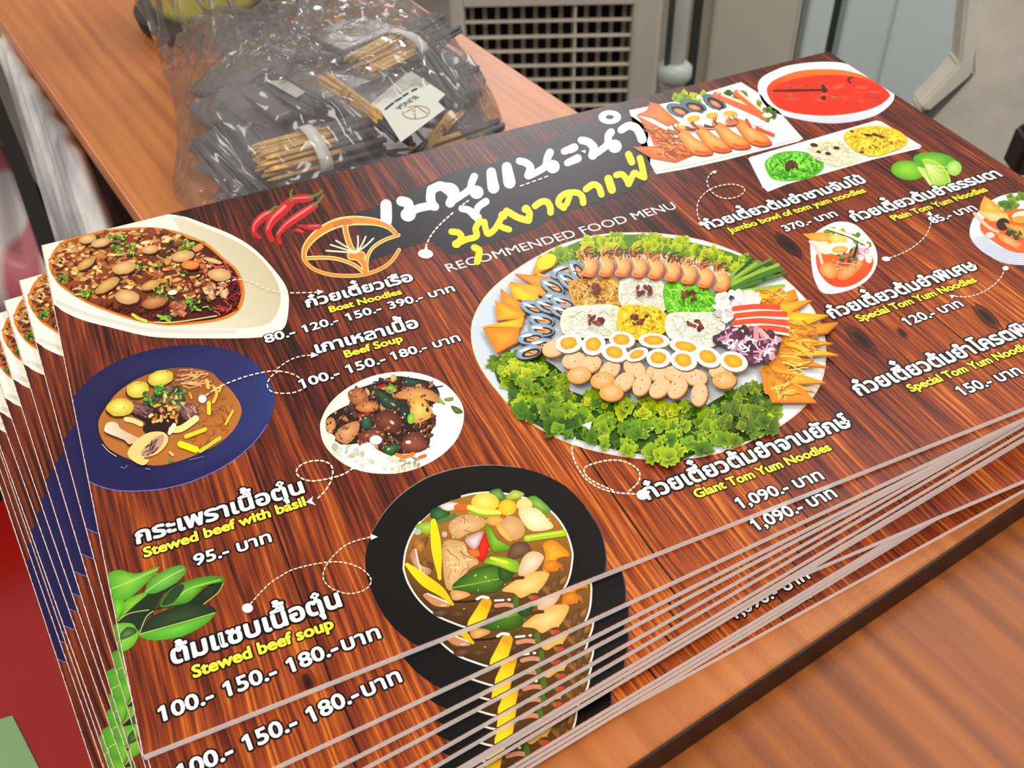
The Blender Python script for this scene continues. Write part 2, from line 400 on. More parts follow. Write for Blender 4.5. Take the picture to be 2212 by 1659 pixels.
def art(sheet):
    built = {}
    def keep(key, pr, name, label=None): built[key] = pr.build(name, sheet, label)
    C1 = (600, 420, 3.77); C2 = (950, 220, 4.022); C3 = (640, 780, 5.026); C4 = (780, 990, 3.77); C5 = (1180, 860, 3.072)
    C6 = (1480, 340, 2.963); C7 = (130, 730, 4.254); C8 = (220, 1000, 3.3515); C9 = (1000, 500, 2.602)
    C10 = (0, 450, 3.16); C11 = (1250, 0, 4.424); C12 = (1700, 0, 4.32)
    R = random.Random(5)
    p = Print(0.00001)
    def knot(cx, cy, rx, ry, ang, c1=(40, 16, 10), c2=(150, 64, 26)):
        p.blob(cx, cy, rx, ry * .62, ang, c2, c1, 20, .10, R); p.blob(cx, cy, rx * .6, ry * .32, ang, c1, (24, 9, 6), 16, .16, R)
        a = math.radians(ang)
        for q in (-1, 1):
            for f in (.75, 1.0):
                pts = [(cx + u * rx * 1.25 * math.cos(a) - q * f * ry * .62 * (1 - u * u * .8) * math.sin(a), cy + u * rx * 1.25 * math.sin(a) + q * f * ry * .62 * (1 - u * u * .8) * math.cos(a)) for u in (-1, -.6, -.2, .2, .6, 1)]
                p.line(pts, rx * .045, c1, 4, lambda t: math.sin(3.1 * t) + .05)
    F(*C6); knot(1130, 1170, 130, 70, 42, (52, 20, 12), (96, 38, 20)); knot(1390, 1125, 46, 30, 42, (50, 20, 12), (104, 42, 20)); knot(660, 560, 110, 60, 40, (38, 15, 10), (70, 26, 17)); knot(1930, 1020, 110, 60, 42, (60, 24, 14), (110, 46, 22))
    F(0, 0, 1); knot(665, 1475, 34, 30, 70, (74, 28, 12), (150, 62, 24))
    keep('knots', p, 'wood_knot_print')
    # ---- boat noodle bowl
    p = Print(); F(*C10)
    outer = [(100, 320), (230, 40), (700, 20), (1185, 44), (1400, 108), (1600, 190), (1750, 290), (1880, 430), (1950, 530), (1972, 620), (1960, 760), (1930, 825), (1850, 868), (1700, 886), (1400, 888), (1150, 885), (980, 868), (750, 812), (560, 762), (430, 702), (375, 660), (200, 560)]
    p.poly(outer, (246, 242, 226), 3)
    p.grad([(1180, 70), (1400, 135), (1590, 215), (1740, 310), (1850, 430), (1905, 540), (1915, 640), (1880, 740), (1800, 800), (1600, 822), (1300, 820), (1100, 810), (1400, 500)], lambda q: mixc((238, 230, 205), (206, 194, 160), max(0, min(1, (q[0] - 1150) / 750 - (q[1] - 500) / 1200))), 3)
    p.line([(390, 640), (560, 712), (760, 770), (1000, 825), (1250, 842), (1600, 845)], 26, (222, 218, 206))
    soup = [(480, 200), (700, 150), (1000, 128), (1180, 150), (1300, 190), (1420, 245), (1530, 340), (1625, 425), (1668, 540), (1662, 640), (1610, 720), (1480, 772), (1250, 797), (1100, 797), (900, 762), (750, 712), (600, 652), (480, 582), (400, 520), (345, 430), (333, 370), (365, 290), (420, 232)]
    p.poly(soup, (222, 128, 34), 3)
    cx, cy = 1000, 460
    inner = [(cx + (x - cx) * .965, cy + (y - cy) * .95) for x, y in soup]
    p.grad(inner, lambda q: mixc((158, 76, 28), (66, 10, 10), max(0, min(1, (q[0] + q[1] * .6 - 700) / 900))), 3)
    meat = [(440, 230), (700, 160), (1000, 140), (1230, 190), (1350, 260), (1380, 330), (1450, 400), (1400, 480), (1560, 520), (1560, 600), (1400, 620), (1200, 600), (1050, 560), (900, 540), (820, 600), (650, 620), (520, 590), (430, 520), (360, 440), (345, 370)]
    p.chips(meat, 520, 14, 40, [(226, 146, 62), (190, 98, 36), (246, 190, 100), (126, 48, 18), (70, 22, 10), (252, 214, 130), (210, 116, 44), (146, 46, 20), (236, 166, 80)], 1, (0.26, .62), (-35, 35), .4, 8)
    p.chips(meat, 200, 8, 22, [(252, 214, 140), (230, 156, 76), (48, 14, 8), (246, 186, 90), (110, 36, 14), (206, 110, 44)], 2, (0.3, .8), (0, 180), .45)
    red = [(1330, 300), (1500, 340), (1620, 450), (1650, 560), (1630, 690), (1500, 740), (1420, 700), (1560, 600), (1500, 480), (1400, 380)]
    p.strands(red, 70, 110, 9, [(120, 18, 24), (160, 40, 44), (70, 8, 12), (190, 90, 80)], 3)
    p.strands([(560, 620), (900, 660), (1150, 680), (1200, 770), (1000, 770), (760, 700)], 40, 120, 8, [(90, 18, 16), (140, 50, 30), (40, 8, 8)], 4)
    p.chips([(1160, 650), (1260, 640), (1300, 760), (1180, 750)], 22, 12, 26, [(205, 120, 70), (170, 70, 40), (230, 160, 100)], 5)
    p.chips([(1380, 530), (1540, 510), (1560, 600), (1420, 615)], 18, 16, 34, [(220, 160, 110), (190, 120, 80), (236, 190, 140)], 6)
    for x, y, a, b, g, c in ((600, 215, 62, 30, -12, 0), (690, 240, 70, 30, -14, 0), (1025, 287, 58, 30, -5, 0), (1248, 332, 80, 38, -8, 0), (850, 412, 84, 42, -10, 0), (1500, 460, 82, 44, 4, 0), (870, 612, 84, 50, 4, 0), (1060, 645, 92, 42, -14, 1), (1300, 392, 62, 30, 0, 2), (735, 532, 96, 36, -32, 3), (590, 385, 70, 30, -30, 3), (1030, 530, 70, 30, -20, 3)):
        cols = [((200, 146, 84), (240, 200, 138)), ((160, 90, 46), (226, 150, 90)), ((226, 110, 40), (246, 156, 84)), ((190, 130, 70), (226, 190, 100))][c]
        p.blob(x + 8, y + 12, a, b, g, (60, 20, 10)); p.blob(x, y, a, b, g, cols[0], cols[1], 18, .05, R)
    for x, y, sx, n, sd in ((800, 215, 55, 14, 1), (850, 290, 80, 18, 2), (1250, 262, 80, 16, 3), (1350, 655, 80, 26, 4), (1100, 570, 80, 16, 5), (430, 475, 44, 12, 6), (600, 590, 50, 12, 7), (1130, 745, 60, 8, 8), (1240, 430, 26, 5, 9), (950, 400, 46, 7, 10), (1080, 380, 40, 6, 11)):
        r = random.Random(sd)
        for q in range(n):
            a = r.uniform(0, 3.14); x2, y2 = x + r.uniform(-sx, sx), y + r.uniform(-sx, sx) * .55; ln = r.uniform(14, 40)
            p.line([(x2, y2), (x2 + ln * math.cos(a), y2 + ln * .6 * math.sin(a))], r.uniform(8, 16), r.choice([(60, 110, 40), (110, 170, 40), (160, 205, 60), (30, 60, 24), (90, 140, 50)]), 2)
    p.line([(910, 735), (950, 760), (1000, 778)], 22, (206, 216, 70)); p.line([(1080, 740), (1130, 760), (1160, 780)], 20, (140, 190, 60)); p.line([(1060, 785), (1200, 785), (1480, 742)], 9, (226, 200, 120))
    p.blob(1455, 365, 66, 16, 16, (214, 160, 96), (240, 206, 150)); p.blob(1180, 583, 32, 16, -10, (240, 240, 240))
    p.line([(1250, 180), (1290, 210), (1400, 235)], 9, (200, 160, 70))
    F(0, 0, 1); p.line([(478, 614), (515, 606), (545, 612), (580, 628), (620, 635), (690, 634)], 2.6, (236, 226, 200), dash=(8, 5)); p.poly([(685, 628), (700, 632), (687, 640)], WHT)
    keep('boat', p, 'dish_picture', 'printed picture of brown boat noodles in a cream bowl')
    # ---- navy bowl
    p = Print(); F(*C7)
    navy = [(20, 700), (60, 600), (120, 545), (250, 400), (420, 270), (650, 160), (900, 95), (1150, 63), (1350, 70), (1550, 110), (1700, 170), (1830, 270), (1920, 390), (1967, 520), (1965, 640), (1905, 800), (1800, 945), (1650, 1085), (1450, 1215), (1200, 1325), (950, 1388), (700, 1408), (500, 1398), (350, 1358), (262, 1312), (120, 1240), (40, 1000)]
    p.grad(navy, lambda q: mixc((32, 26, 80), (46, 58, 120), max(0, min(1, (q[0] - 1000) / 900 - abs(q[1] - 500) / 1500))), 3)
    p.line([(262, 1316), (350, 1358), (500, 1398), (700, 1408), (950, 1386), (1200, 1322), (1450, 1212), (1650, 1082), (1800, 942), (1900, 800)], 8, (112, 118, 196))
    p.grad([(330, 760), (420, 560), (600, 400), (820, 300), (1050, 258), (1300, 262), (1480, 320), (1620, 470), (1700, 620), (1690, 780), (1600, 930), (1450, 1050), (1200, 1150), (950, 1200), (700, 1180), (500, 1100), (380, 960)], lambda q: mixc((28, 22, 58), (42, 50, 106), max(0, min(1, (q[0] - 700) / 1000))), 3)
    soup = [(360, 740), (420, 640), (500, 530), (620, 430), (780, 345), (1000, 282), (1200, 275), (1380, 310), (1460, 385), (1560, 470), (1640, 580), (1668, 680), (1625, 800), (1545, 900), (1430, 990), (1280, 1062), (1100, 1130), (950, 1167), (800, 1168), (650, 1122), (520, 1062), (430, 1000), (370, 900), (352, 820)]
    p.grad(soup, lambda q: mixc((186, 112, 46), (120, 72, 44), max(0, min(1, (420 - q[1]) / 160))), 3)
    p.strands([(1250, 520), (1450, 480), (1620, 640), (1560, 860), (1350, 1020), (1100, 1080), (1250, 800)], 120, 60, 6, [(170, 96, 40), (206, 132, 66), (150, 80, 36)], 8, 1.0)
    p.strands([(1040, 300), (1250, 290), (1400, 340), (1420, 440), (1200, 480), (1050, 450)], 30, 150, 14, [(216, 142, 84), (150, 90, 50), (232, 176, 120)], 9, .3, (-20, 20))
    p.line([(390, 985), (450, 1050), (520, 1095)], 7, (226, 210, 190))
    p.poly([(640, 700), (700, 640), (780, 600), (850, 620), (1000, 650), (1200, 620), (1260, 660), (1240, 760), (1120, 860), (1000, 890), (820, 900), (760, 840), (780, 780)], (40, 20, 20), 3)
    for q in ((720, 655, 90, 60), (1190, 680, 80, 80), (1000, 470, 50, 34), (1080, 640, 70, 50)):
        p.blob(*q, 20, (96, 58, 54), (160, 112, 100), 14, .12, R)
    p.strands([(650, 640), (800, 610), (860, 700), (760, 760)], 22, 110, 7, [(160, 116, 112), (70, 36, 38)], 10, .2, (20, 50)); p.strands([(1120, 620), (1260, 620), (1250, 760), (1140, 780)], 18, 100, 8, [(206, 160, 140), (90, 56, 60)], 11, .2, (40, 80))
    for x, y, a, b, g in ((925, 378, 122, 72, -14), (715, 482, 108, 78, -12), (555, 645, 132, 82, -6)):
        p.blob(x - 6, y + 16, a, b, g, (70, 40, 20)); p.blob(x, y, a, b, g, (206, 176, 42), (250, 240, 120), 18, .05, R); p.chips([(x - a, y - b), (x + a, y - b), (x + a, y + b), (x - a, y + b)], 5, 4, 9, [(150, 120, 30)], int(x))
    for x, y, n, sx, sy, pal, sd in ((850, 570, 26, 80, 60, [(40, 90, 40), (90, 170, 50), (20, 40, 24), (130, 200, 80)], 21), (1050, 560, 40, 100, 90, [(170, 210, 100), (120, 180, 60), (60, 120, 60), (210, 230, 130), (30, 60, 40)], 22), (960, 700, 46, 130, 80, [(245, 160, 40), (250, 200, 80), (210, 96, 30), (90, 40, 20), (250, 214, 110)], 23), (900, 480, 12, 40, 40, [(60, 150, 50), (120, 200, 70)], 24)):
        p.chips([(x - sx, y - sy), (x + sx, y - sy), (x + sx, y + sy), (x - sx, y + sy)], n, 12, 32, pal, sd, (.35, .8))
    p.poly([(430, 800), (480, 780), (530, 800), (565, 850), (690, 920), (740, 952), (640, 1005), (590, 962), (430, 895), (410, 850)], (70, 36, 24), 3); p.grad([(430, 795), (480, 778), (530, 795), (565, 845), (690, 910), (742, 945), (640, 985), (590, 945), (430, 880), (410, 845)], lambda q: mixc((250, 226, 196), (226, 170, 130), (q[0] - 400) / 350), 3)
    p.line([(610, 755), (680, 770), (745, 800)], 46, (240, 216, 150)); p.line([(1030, 850), (1120, 840), (1250, 750)], 62, (244, 220, 120), col2=(250, 226, 160)); p.line([(1010, 880), (1050, 810)], 40, (246, 236, 206))
    p.poly([(830, 875), (960, 878), (995, 960), (900, 1072), (770, 1112), (822, 1132), (760, 1180), (640, 1112), (630, 1040), (720, 935)], (240, 208, 126), 3); p.poly([(870, 925), (955, 900), (935, 1000), (850, 1080), (770, 1100), (745, 1062), (800, 1000)], (196, 150, 130), 3)
    p.strands([(870, 925), (955, 900), (935, 1000), (850, 1080), (770, 1100), (745, 1062)], 16, 90, 9, [(120, 76, 66), (226, 196, 176), (70, 40, 36)], 12, .3, (110, 140))
    for q, wd, c in (([(1370, 605), (1370, 700)], 36, (244, 222, 40)), ([(1415, 460), (1442, 520), (1410, 600)], 28, (236, 196, 60)), ([(1350, 400), (1365, 465)], 34, (246, 190, 90)), ([(1590, 680), (1525, 800)], 22, (226, 206, 40)), ([(1160, 915), (1335, 850)], 38, (244, 216, 40)), ([(1110, 985), (1250, 1035)], 60, (250, 232, 20)), ([(1290, 1050), (1470, 930)], 36, (206, 206, 60)), ([(1480, 450), (1465, 500)], 24, (226, 190, 60)), ([(1195, 520), (1210, 560)], 22, (216, 170, 60)), ([(1010, 1060), (1040, 1085)], 22, (240, 200, 130)), ([(1000, 1140), (1040, 1142)], 18, (60, 150, 70))):
        p.line(q, wd, c)
    p.line([(560, 1195), (600, 1205), (620, 1180)], 7, (120, 124, 176)); p.line([(790, 1210), (830, 1216)], 7, (150, 150, 196)); p.line([(1190, 1130), (1320, 1100)], 6, (130, 134, 190))
    F(0, 0, 1); p.disc((438, 864), 9, WHT); p.z += DZ
    p.line([(446, 856), (478, 836), (530, 816), (577, 805), (605, 804), (632, 810), (650, 820)], 2.8, (240, 232, 214), dash=(8, 5))
    p.line([(602, 804), (586, 816), (578, 833), (587, 848), (612, 852), (640, 849), (662, 838)], 2.8, (240, 232, 214), dash=(8, 5))
    p.line([(600, 798), (625, 781), (650, 772), (680, 769)], 2.6, (240, 232, 214), dash=(7, 5)); p.poly([(673, 763), (689, 769), (672, 776)], WHT)
    keep('navy', p, 'dish_picture', 'printed picture of orange beef soup in a navy blue bowl')
    # ---- basil rice plate
    p = Print(); F(*C3)
    el = [(258, 720), (270, 640), (330, 510), (420, 400), (560, 290), (750, 190), (950, 135), (1180, 115), (1400, 150), (1600, 240), (1740, 370), (1810, 500), (1818, 640), (1770, 800), (1680, 930), (1540, 1050), (1350, 1150), (1150, 1210), (950, 1225), (750, 1205), (580, 1150), (450, 1070), (340, 960), (280, 850)]
    p.grad(el, lambda q: mixc((252, 250, 244), (242, 232, 200), max(0, min(1, (700 - q[0]) / 700))), 3)
    p.chips([(340, 880), (640, 900), (700, 1100), (480, 1050)], 26, 16, 44, [(206, 206, 176), (236, 230, 206), (250, 250, 246)], 31); p.chips([(620, 900), (1000, 900), (1050, 1180), (650, 1160)], 40, 20, 50, [(252, 252, 248), (240, 238, 222), (206, 210, 180), (255, 255, 255)], 32); p.chips([(1020, 1060), (1400, 1040), (1330, 1150), (1050, 1190)], 26, 16, 44, [(214, 200, 150), (240, 232, 196), (180, 176, 130)], 33)
    food = [(560, 340), (760, 270), (1040, 170), (1230, 180), (1480, 240), (1560, 400), (1440, 520), (1520, 640), (1460, 780), (1430, 940), (1250, 1000), (950, 1000), (800, 880), (640, 900), (500, 900), (400, 800), (330, 760), (330, 620), (470, 520), (600, 450)]
    p.poly(food, (46, 22, 14), 3)
    p.chips(food, 260, 18, 48, [(160, 90, 44), (206, 132, 66), (110, 56, 30), (60, 26, 18), (226, 160, 94), (86, 38, 24), (40, 18, 12)], 34, (.35, .8), (0, 180), .42, 8)
    for pts, c, c2 in (([(560, 340), (700, 290), (780, 380), (760, 470), (620, 470)], (150, 80, 40), (206, 130, 74)), ([(640, 500), (780, 440), (890, 470), (870, 540), (720, 560)], (176, 96, 44), (226, 156, 90)), ([(440, 760), (560, 680), (680, 660), (670, 780), (560, 900), (430, 850)], (186, 120, 66), (226, 170, 110)), ([(330, 640), (400, 620), (430, 700), (390, 790), (325, 740)], (190, 120, 70), (226, 160, 100)), ([(1060, 380), (1250, 290), (1480, 330), (1560, 460), (1400, 420), (1180, 420)], (190, 120, 60), (236, 180, 110)), ([(1240, 440), (1320, 370), (1440, 480), (1480, 600), (1300, 680), (1240, 600)], (206, 150, 60), (244, 214, 110)), ([(870, 580), (980, 530), (1110, 590), (1150, 690), (1060, 790), (900, 740), (840, 660)], (76, 32, 24), (140, 70, 50)), ([(660, 820), (800, 740), (950, 760), (940, 880), (760, 880)], (100, 44, 30), (150, 80, 56)), ([(1150, 860), (1280, 770), (1400, 850), (1430, 940), (1300, 1000), (1140, 960)], (96, 36, 28), (166, 84, 60))):
        p.fan(pts, (sum(q[0] for q in pts) / len(pts), sum(q[1] for q in pts) / len(pts)), c, c2, 3)
    for pts, c, c2 in (([(750, 280), (900, 300), (1080, 430), (1180, 480), (1080, 540), (940, 500), (880, 400)], (14, 40, 30), (40, 90, 60)), ([(1170, 180), (1280, 210), (1390, 220), (1300, 260), (1180, 280)], (20, 46, 34), (50, 84, 60)), ([(700, 620), (800, 600), (820, 720), (720, 740)], (18, 50, 36), (60, 110, 80)), ([(930, 980), (1000, 910), (1110, 900), (1120, 970), (1040, 1030)], (16, 66, 36), (50, 120, 66)), ([(960, 300), (1040, 260), (1080, 320), (1020, 360)], (90, 160, 40), (150, 210, 80)), ([(1100, 500), (1220, 480), (1230, 680), (1150, 640)], (20, 36, 26), (44, 66, 46)), ([(1210, 600), (1270, 570), (1280, 670), (1220, 680)], (110, 180, 40), (170, 216, 70)), ([(1540, 380), (1580, 420), (1620, 480), (1560, 450)], (110, 160, 50), (160, 200, 90)), ([(1610, 410), (1700, 395), (1700, 430), (1630, 440)], (120, 130, 50), (150, 160, 80)), ([(1680, 490), (1760, 510), (1810, 560), (1730, 570)], (60, 76, 30), (120, 130, 50))):
        p.fan(pts, (sum(q[0] for q in pts) / len(pts), sum(q[1] for q in pts) / len(pts)), c, c2, 3)
    p.blob(1055, 190, 34, 44, 0, (226, 160, 60), (244, 200, 120)); p.line([(1480, 292), (1590, 274)], 12, (30, 20, 16)); p.line([(680, 600), (790, 575)], 34, (170, 40, 20)); p.line([(1090, 1020), (1180, 1040), (1270, 1010)], 40, (232, 130, 40)); p.line([(1340, 1050), (1400, 1030)], 36, (236, 106, 40)); p.line([(880, 290), (960, 265)], 34, (170, 24, 34)); p.blob(1215, 885, 32, 18, 0, (255, 246, 236)); p.blob(1040, 670, 30, 16, 40, (220, 200, 180)); p.chips(food, 110, 10, 30, [(190, 116, 60), (120, 60, 34), (226, 166, 104), (50, 22, 14), (150, 76, 44)], 36, (.3, .7), (0, 180), .45, 7); p.chips(food, 40, 5, 12, [(255, 236, 214), (240, 206, 170)], 35)
    p.blob(865, 862, 68, 50, 0, WHT)
    F(0, 0, 1); p.line([(763, 1012), (745, 1024), (722, 1032), (700, 1037), (676, 1040), (655, 1036), (641, 1024), (645, 1010), (665, 999), (692, 996), (712, 1003), (719, 1018), (715, 1040), (702, 1062), (683, 1081)], 3.4, (246, 236, 206), dash=(8.5, 4)); p.poly([(661, 1086), (677, 1073), (674, 1083), (683, 1093)], WHT)
    keep('basil', p, 'dish_picture', 'printed picture of stewed beef and basil on white rice')
    # ---- black bowl
    p = Print(); F(*C4)
    outer = [(35, 840), (50, 720), (110, 570), (200, 430), (340, 290), (520, 170), (720, 100), (920, 66), (1100, 60), (1300, 80), (1500, 140), (1680, 240), (1830, 400), (1940, 570), (1990, 750), (1992, 900), (1950, 1080), (1850, 1280), (1700, 1450), (1500, 1580), (1250, 1650), (1000, 1680), (750, 1650), (500, 1550), (330, 1440), (200, 1300), (110, 1140), (50, 980)]
    p.poly(outer, (13, 11, 10), 3)
    p.line([(90, 600), (200, 425), (340, 285), (520, 166), (720, 96), (920, 62), (1100, 57), (1300, 78)], 9, (150, 132, 116), taper=lambda t: .3 + 1.2 * t * (1 - t) * 2)
    p.line([(1830, 400), (1940, 570), (1990, 750), (1992, 900), (1950, 1080), (1850, 1280), (1700, 1450)], 9, (78, 76, 84))
    ring = [(345, 900), (362, 760), (420, 610), (520, 480), (700, 355), (920, 288), (1150, 285), (1400, 345), (1560, 445), (1665, 590), (1718, 750), (1718, 850), (1692, 980), (1640, 1080), (1520, 1220), (1330, 1335), (1100, 1392), (890, 1385), (750, 1342), (600, 1272), (470, 1152), (385, 1020)]
    p.grad(ring, lambda q: mixc((170, 112, 34), (66, 40, 16), max(0, min(1, (q[1] - 600) / 650))), 3)
    p.line(ring, 15, (236, 232, 222), 4, closed=True)
    p.line([(480, 500), (600, 395), (700, 345), (800, 310)], 30, (13, 11, 10))
    p.chips([(400, 700), (560, 640), (560, 960), (430, 900)], 14, 26, 60, [(196, 120, 30), (150, 90, 26), (110, 70, 24)], 41); p.chips([(1480, 860), (1680, 820), (1640, 1060), (1440, 1150), (1300, 1200)], 8, 34, 80, [(150, 96, 30), (118, 74, 24), (196, 110, 26)], 42, (.3, .6)); p.chips([(560, 1180), (900, 1180), (1200, 1200), (1250, 1330), (900, 1350), (650, 1270)], 8, 40, 90, [(92, 56, 20), (80, 46, 16), (104, 64, 22)], 43, (.3, .5), (-10, 20))
    def pf(pts, c, c2, sm=3): p.fan(pts, (sum(q[0] for q in pts) / len(pts), sum(q[1] for q in pts) / len(pts)), c, c2, sm)
    pf([(560, 440), (640, 395), (720, 430), (700, 500), (600, 520)], (30, 70, 30), (66, 120, 60)); pf([(440, 555), (530, 520), (600, 520), (590, 600), (520, 620)], (120, 166, 30), (190, 214, 80)); pf([(640, 390), (720, 360), (790, 370), (780, 410), (700, 430)], (200, 190, 180), (250, 246, 236))
    p.line([(780, 400), (860, 400)], 50, (226, 100, 30)); p.line([(640, 520), (760, 470)], 40, (90, 120, 60)); p.blob(460, 600, 30, 26, 0, (190, 186, 180)); p.blob(680, 620, 22, 24, 0, (200, 180, 160))
    pf([(1040, 280), (1130, 248), (1175, 330), (1110, 340)], (60, 110, 40), (130, 180, 90)); pf([(1180, 330), (1240, 260), (1330, 290), (1280, 330)], (150, 180, 40), (206, 214, 100)); pf([(1350, 345), (1420, 308), (1545, 420), (1480, 448)], (80, 140, 40), (150, 196, 80))
    p.blob(1010, 362, 114, 82, 0, (236, 196, 50), (252, 236, 120)); p.line([(880, 400), (1000, 440), (1130, 440)], 40, (246, 232, 90)); p.line([(880, 440), (1000, 470), (1120, 470)], 24, (150, 170, 40)); p.blob(1192, 402, 74, 66, 0, (240, 180, 20), (250, 220, 60)); p.blob(1330, 380, 66, 54, 0, (240, 206, 120), (250, 226, 150)); p.blob(1090, 510, 70, 40, 0, (230, 150, 60), (246, 190, 100))
    pf([(1285, 420), (1420, 405), (1520, 495), (1562, 570), (1400, 595), (1315, 520)], (236, 210, 150), (253, 248, 206)); pf([(1110, 550), (1210, 470), (1310, 515), (1330, 620), (1230, 672), (1130, 600)], (206, 150, 92), (232, 182, 126)); pf([(1100, 540), (1160, 560), (1230, 670), (1190, 670), (1120, 600)], (226, 160, 70), (240, 196, 120))
    pf([(725, 520), (870, 455), (1030, 515), (960, 585), (870, 615), (790, 658), (725, 610)], (206, 150, 92), (236, 192, 136)); pf([(850, 655), (990, 595), (972, 680), (930, 742), (880, 720)], (190, 140, 150), (244, 226, 222))
    pf([(675, 680), (835, 685), (872, 760), (962, 850), (880, 905), (780, 1055), (700, 1065), (668, 900)], (206, 156, 96), (236, 196, 134)); p.strands([(675, 680), (835, 685), (872, 760), (962, 850), (880, 905), (780, 1055), (700, 1065)], 26, 80, 7, [(176, 120, 74), (244, 214, 160)], 44, .5); p.strands([(725, 520), (870, 455), (1030, 515), (870, 615), (725, 610)], 14, 70, 6, [(186, 130, 80), (246, 214, 160)], 45, .5)
    pf([(1010, 610), (1052, 700), (990, 845), (945, 785), (972, 690)], (200, 16, 8), (246, 50, 24)); pf([(865, 752), (950, 745), (965, 800), (900, 800)], (226, 90, 20), (246, 130, 50))
    pf([(1005, 540), (1060, 575), (1110, 660), (1225, 735), (1125, 762), (1060, 745)], (80, 140, 20), (150, 200, 50)); pf([(1230, 700), (1350, 690), (1380, 780), (1200, 820)], (90, 62, 40), (136, 96, 66))
    pf([(735, 1060), (850, 945), (980, 885), (1120, 872), (1235, 920), (1200, 990), (1100, 1092), (900, 1100)], (44, 84, 14), (96, 146, 34)); p.line([(740, 1058), (900, 1030), (1120, 985)], 10, (130, 176, 60)); pf([(1120, 880), (1240, 910), (1210, 1000), (1130, 990)], (36, 66, 20), (60, 96, 30)); pf([(1000, 850), (1080, 800), (1272, 840), (1272, 935), (1110, 880)], (110, 170, 20), (190, 222, 50)); p.line([(1060, 815), (1190, 850)], 22, (226, 240, 60)); p.line([(1350, 655), (1650, 612)], 52, (166, 206, 24)); p.line([(1350, 648), (1640, 604)], 16, (206, 230, 70))
    pf([(1320, 810), (1400, 758), (1482, 790), (1480, 840), (1400, 935), (1280, 955)], (226, 176, 130), (250, 226, 200)); pf([(1480, 700), (1560, 670), (1640, 720), (1700, 792), (1600, 820), (1560, 900), (1480, 930), (1500, 800)], (226, 130, 16), (248, 184, 40)); p.blob(1550, 880, 70, 50, 0, (206, 110, 20), (230, 150, 40))
    pf([(1145, 1080), (1250, 1000), (1330, 960), (1420, 925), (1530, 935), (1505, 1010), (1440, 1090), (1380, 1105), (1300, 1142), (1240, 1100)], (222, 172, 84), (246, 216, 134)); p.line([(1230, 985), (1320, 975)], 24, (90, 40, 20))
    pf([(400, 800), (440, 735), (470, 860), (570, 905), (550, 955), (470, 950)], (180, 120, 90), (232, 184, 140)); p.line([(445, 745), (470, 860), (490, 930)], 12, (250, 230, 206)); p.line([(525, 1120), (620, 1170), (710, 1195)], 76, (206, 140, 96), taper=lambda t: .5 + .5 * math.sin(3.14 * t)); p.line([(540, 1105), (640, 1150), (715, 1180)], 12, (250, 232, 206))
    p.line([(590, 515), (612, 720), (640, 980)], 84, (244, 222, 14), taper=lambda t: .35 + .65 * math.sin(3.1 * min(1, t + .08)), col2=(236, 210, 30)); p.line([(375, 870), (520, 1000), (650, 1090), (745, 1192)], 92, (246, 226, 20), taper=lambda t: .25 + .75 * math.sin(3.1 * min(1, t + .04)), col2=(226, 190, 20))
    p.line([(1020, 1180), (975, 1270), (930, 1360)], 130, (226, 160, 14), taper=lambda t: .7 + .3 * t, col2=(250, 214, 30)); p.line([(1100, 1205), (1180, 1195), (1260, 1210)], 34, (206, 140, 110)); p.line([(1260, 1150), (1262, 1210)], 44, (74, 110, 34)); p.line([(1420, 1150), (1440, 1170)], 60, (206, 60, 40)); pf([(735, 1080), (850, 1090), (890, 1120), (790, 1160), (740, 1150)], (206, 140, 80), (240, 190, 120))
    p.line([(760, 1170), (860, 1170), (950, 1160)], 12, (30, 14, 10)); p.line([(945, 1150), (985, 1132), (1035, 1140)], 22, (246, 244, 236)); p.line([(1090, 1162), (1160, 1158)], 16, (246, 240, 232)); p.blob(1205, 1155, 14, 10, 0, (250, 246, 240)); p.line([(1140, 1105), (1060, 1140)], 12, (60, 80, 34))
    p.chips(ring, 40, 5, 13, [(255, 250, 226), (250, 236, 190)], 46, (.3, .6))
    # what only shows on the strips of the sheets below: the lower half of the stew
    F(0, 0, 1)
    F(*C8); p.line([(1078, 1022), (1200, 890), (1300, 820), (1400, 770), (1600, 726), (1750, 724), (1880, 770), (1950, 850), (1905, 922), (1780, 950), (1655, 905), (1602, 825), (1650, 710), (1780, 592), (1950, 540)], 9, (246, 230, 196), dash=(24, 13)); p.blob(1056, 1056, 40, 34, 0, WHT); p.poly([(1945, 518), (2000, 540), (1950, 562)], WHT)
    keep('black', p, 'dish_picture', 'printed picture of clear beef stew in a black bowl')
    # ---- giant platter
    p = Print(); F(*C9)
    el = [(45, 560), (60, 480), (120, 370), (220, 270), (380, 160), (560, 70), (750, 20), (950, 5), (1150, 15), (1350, 50), (1550, 120), (1750, 220), (1900, 350), (1990, 470), (2040, 620), (2030, 800), (1970, 930), (1850, 1050), (1700, 1140), (1500, 1230), (1300, 1275), (1150, 1285), (950, 1275), (700, 1225), (500, 1150), (330, 1040), (200, 910), (100, 770), (55, 660)]
    p.poly(el, (240, 226, 206), 3)
    p.grad([(1045 + (x - 1045) * .985, 645 + (y - 645) * .985) for x, y in el], lambda q: mixc((206, 220, 232), (244, 246, 250), max(0, min(1, q[0] / 900))), 3)
    GR = [(112, 164, 14), (160, 196, 18), (62, 112, 10), (130, 178, 20), (40, 84, 8), (84, 138, 14)]; GL = [(190, 208, 12), (140, 184, 14), (206, 218, 24), (96, 146, 12)]
    top = [(470, 150), (650, 55), (850, 18), (1100, 25), (1300, 65), (1500, 115), (1700, 200), (1780, 240), (1600, 240), (1450, 190), (1300, 150), (1000, 130), (700, 130), (620, 195), (520, 215)]
    p.poly(top, (92, 132, 22), 2); p.frill(top, 70, 46, GL, 51)
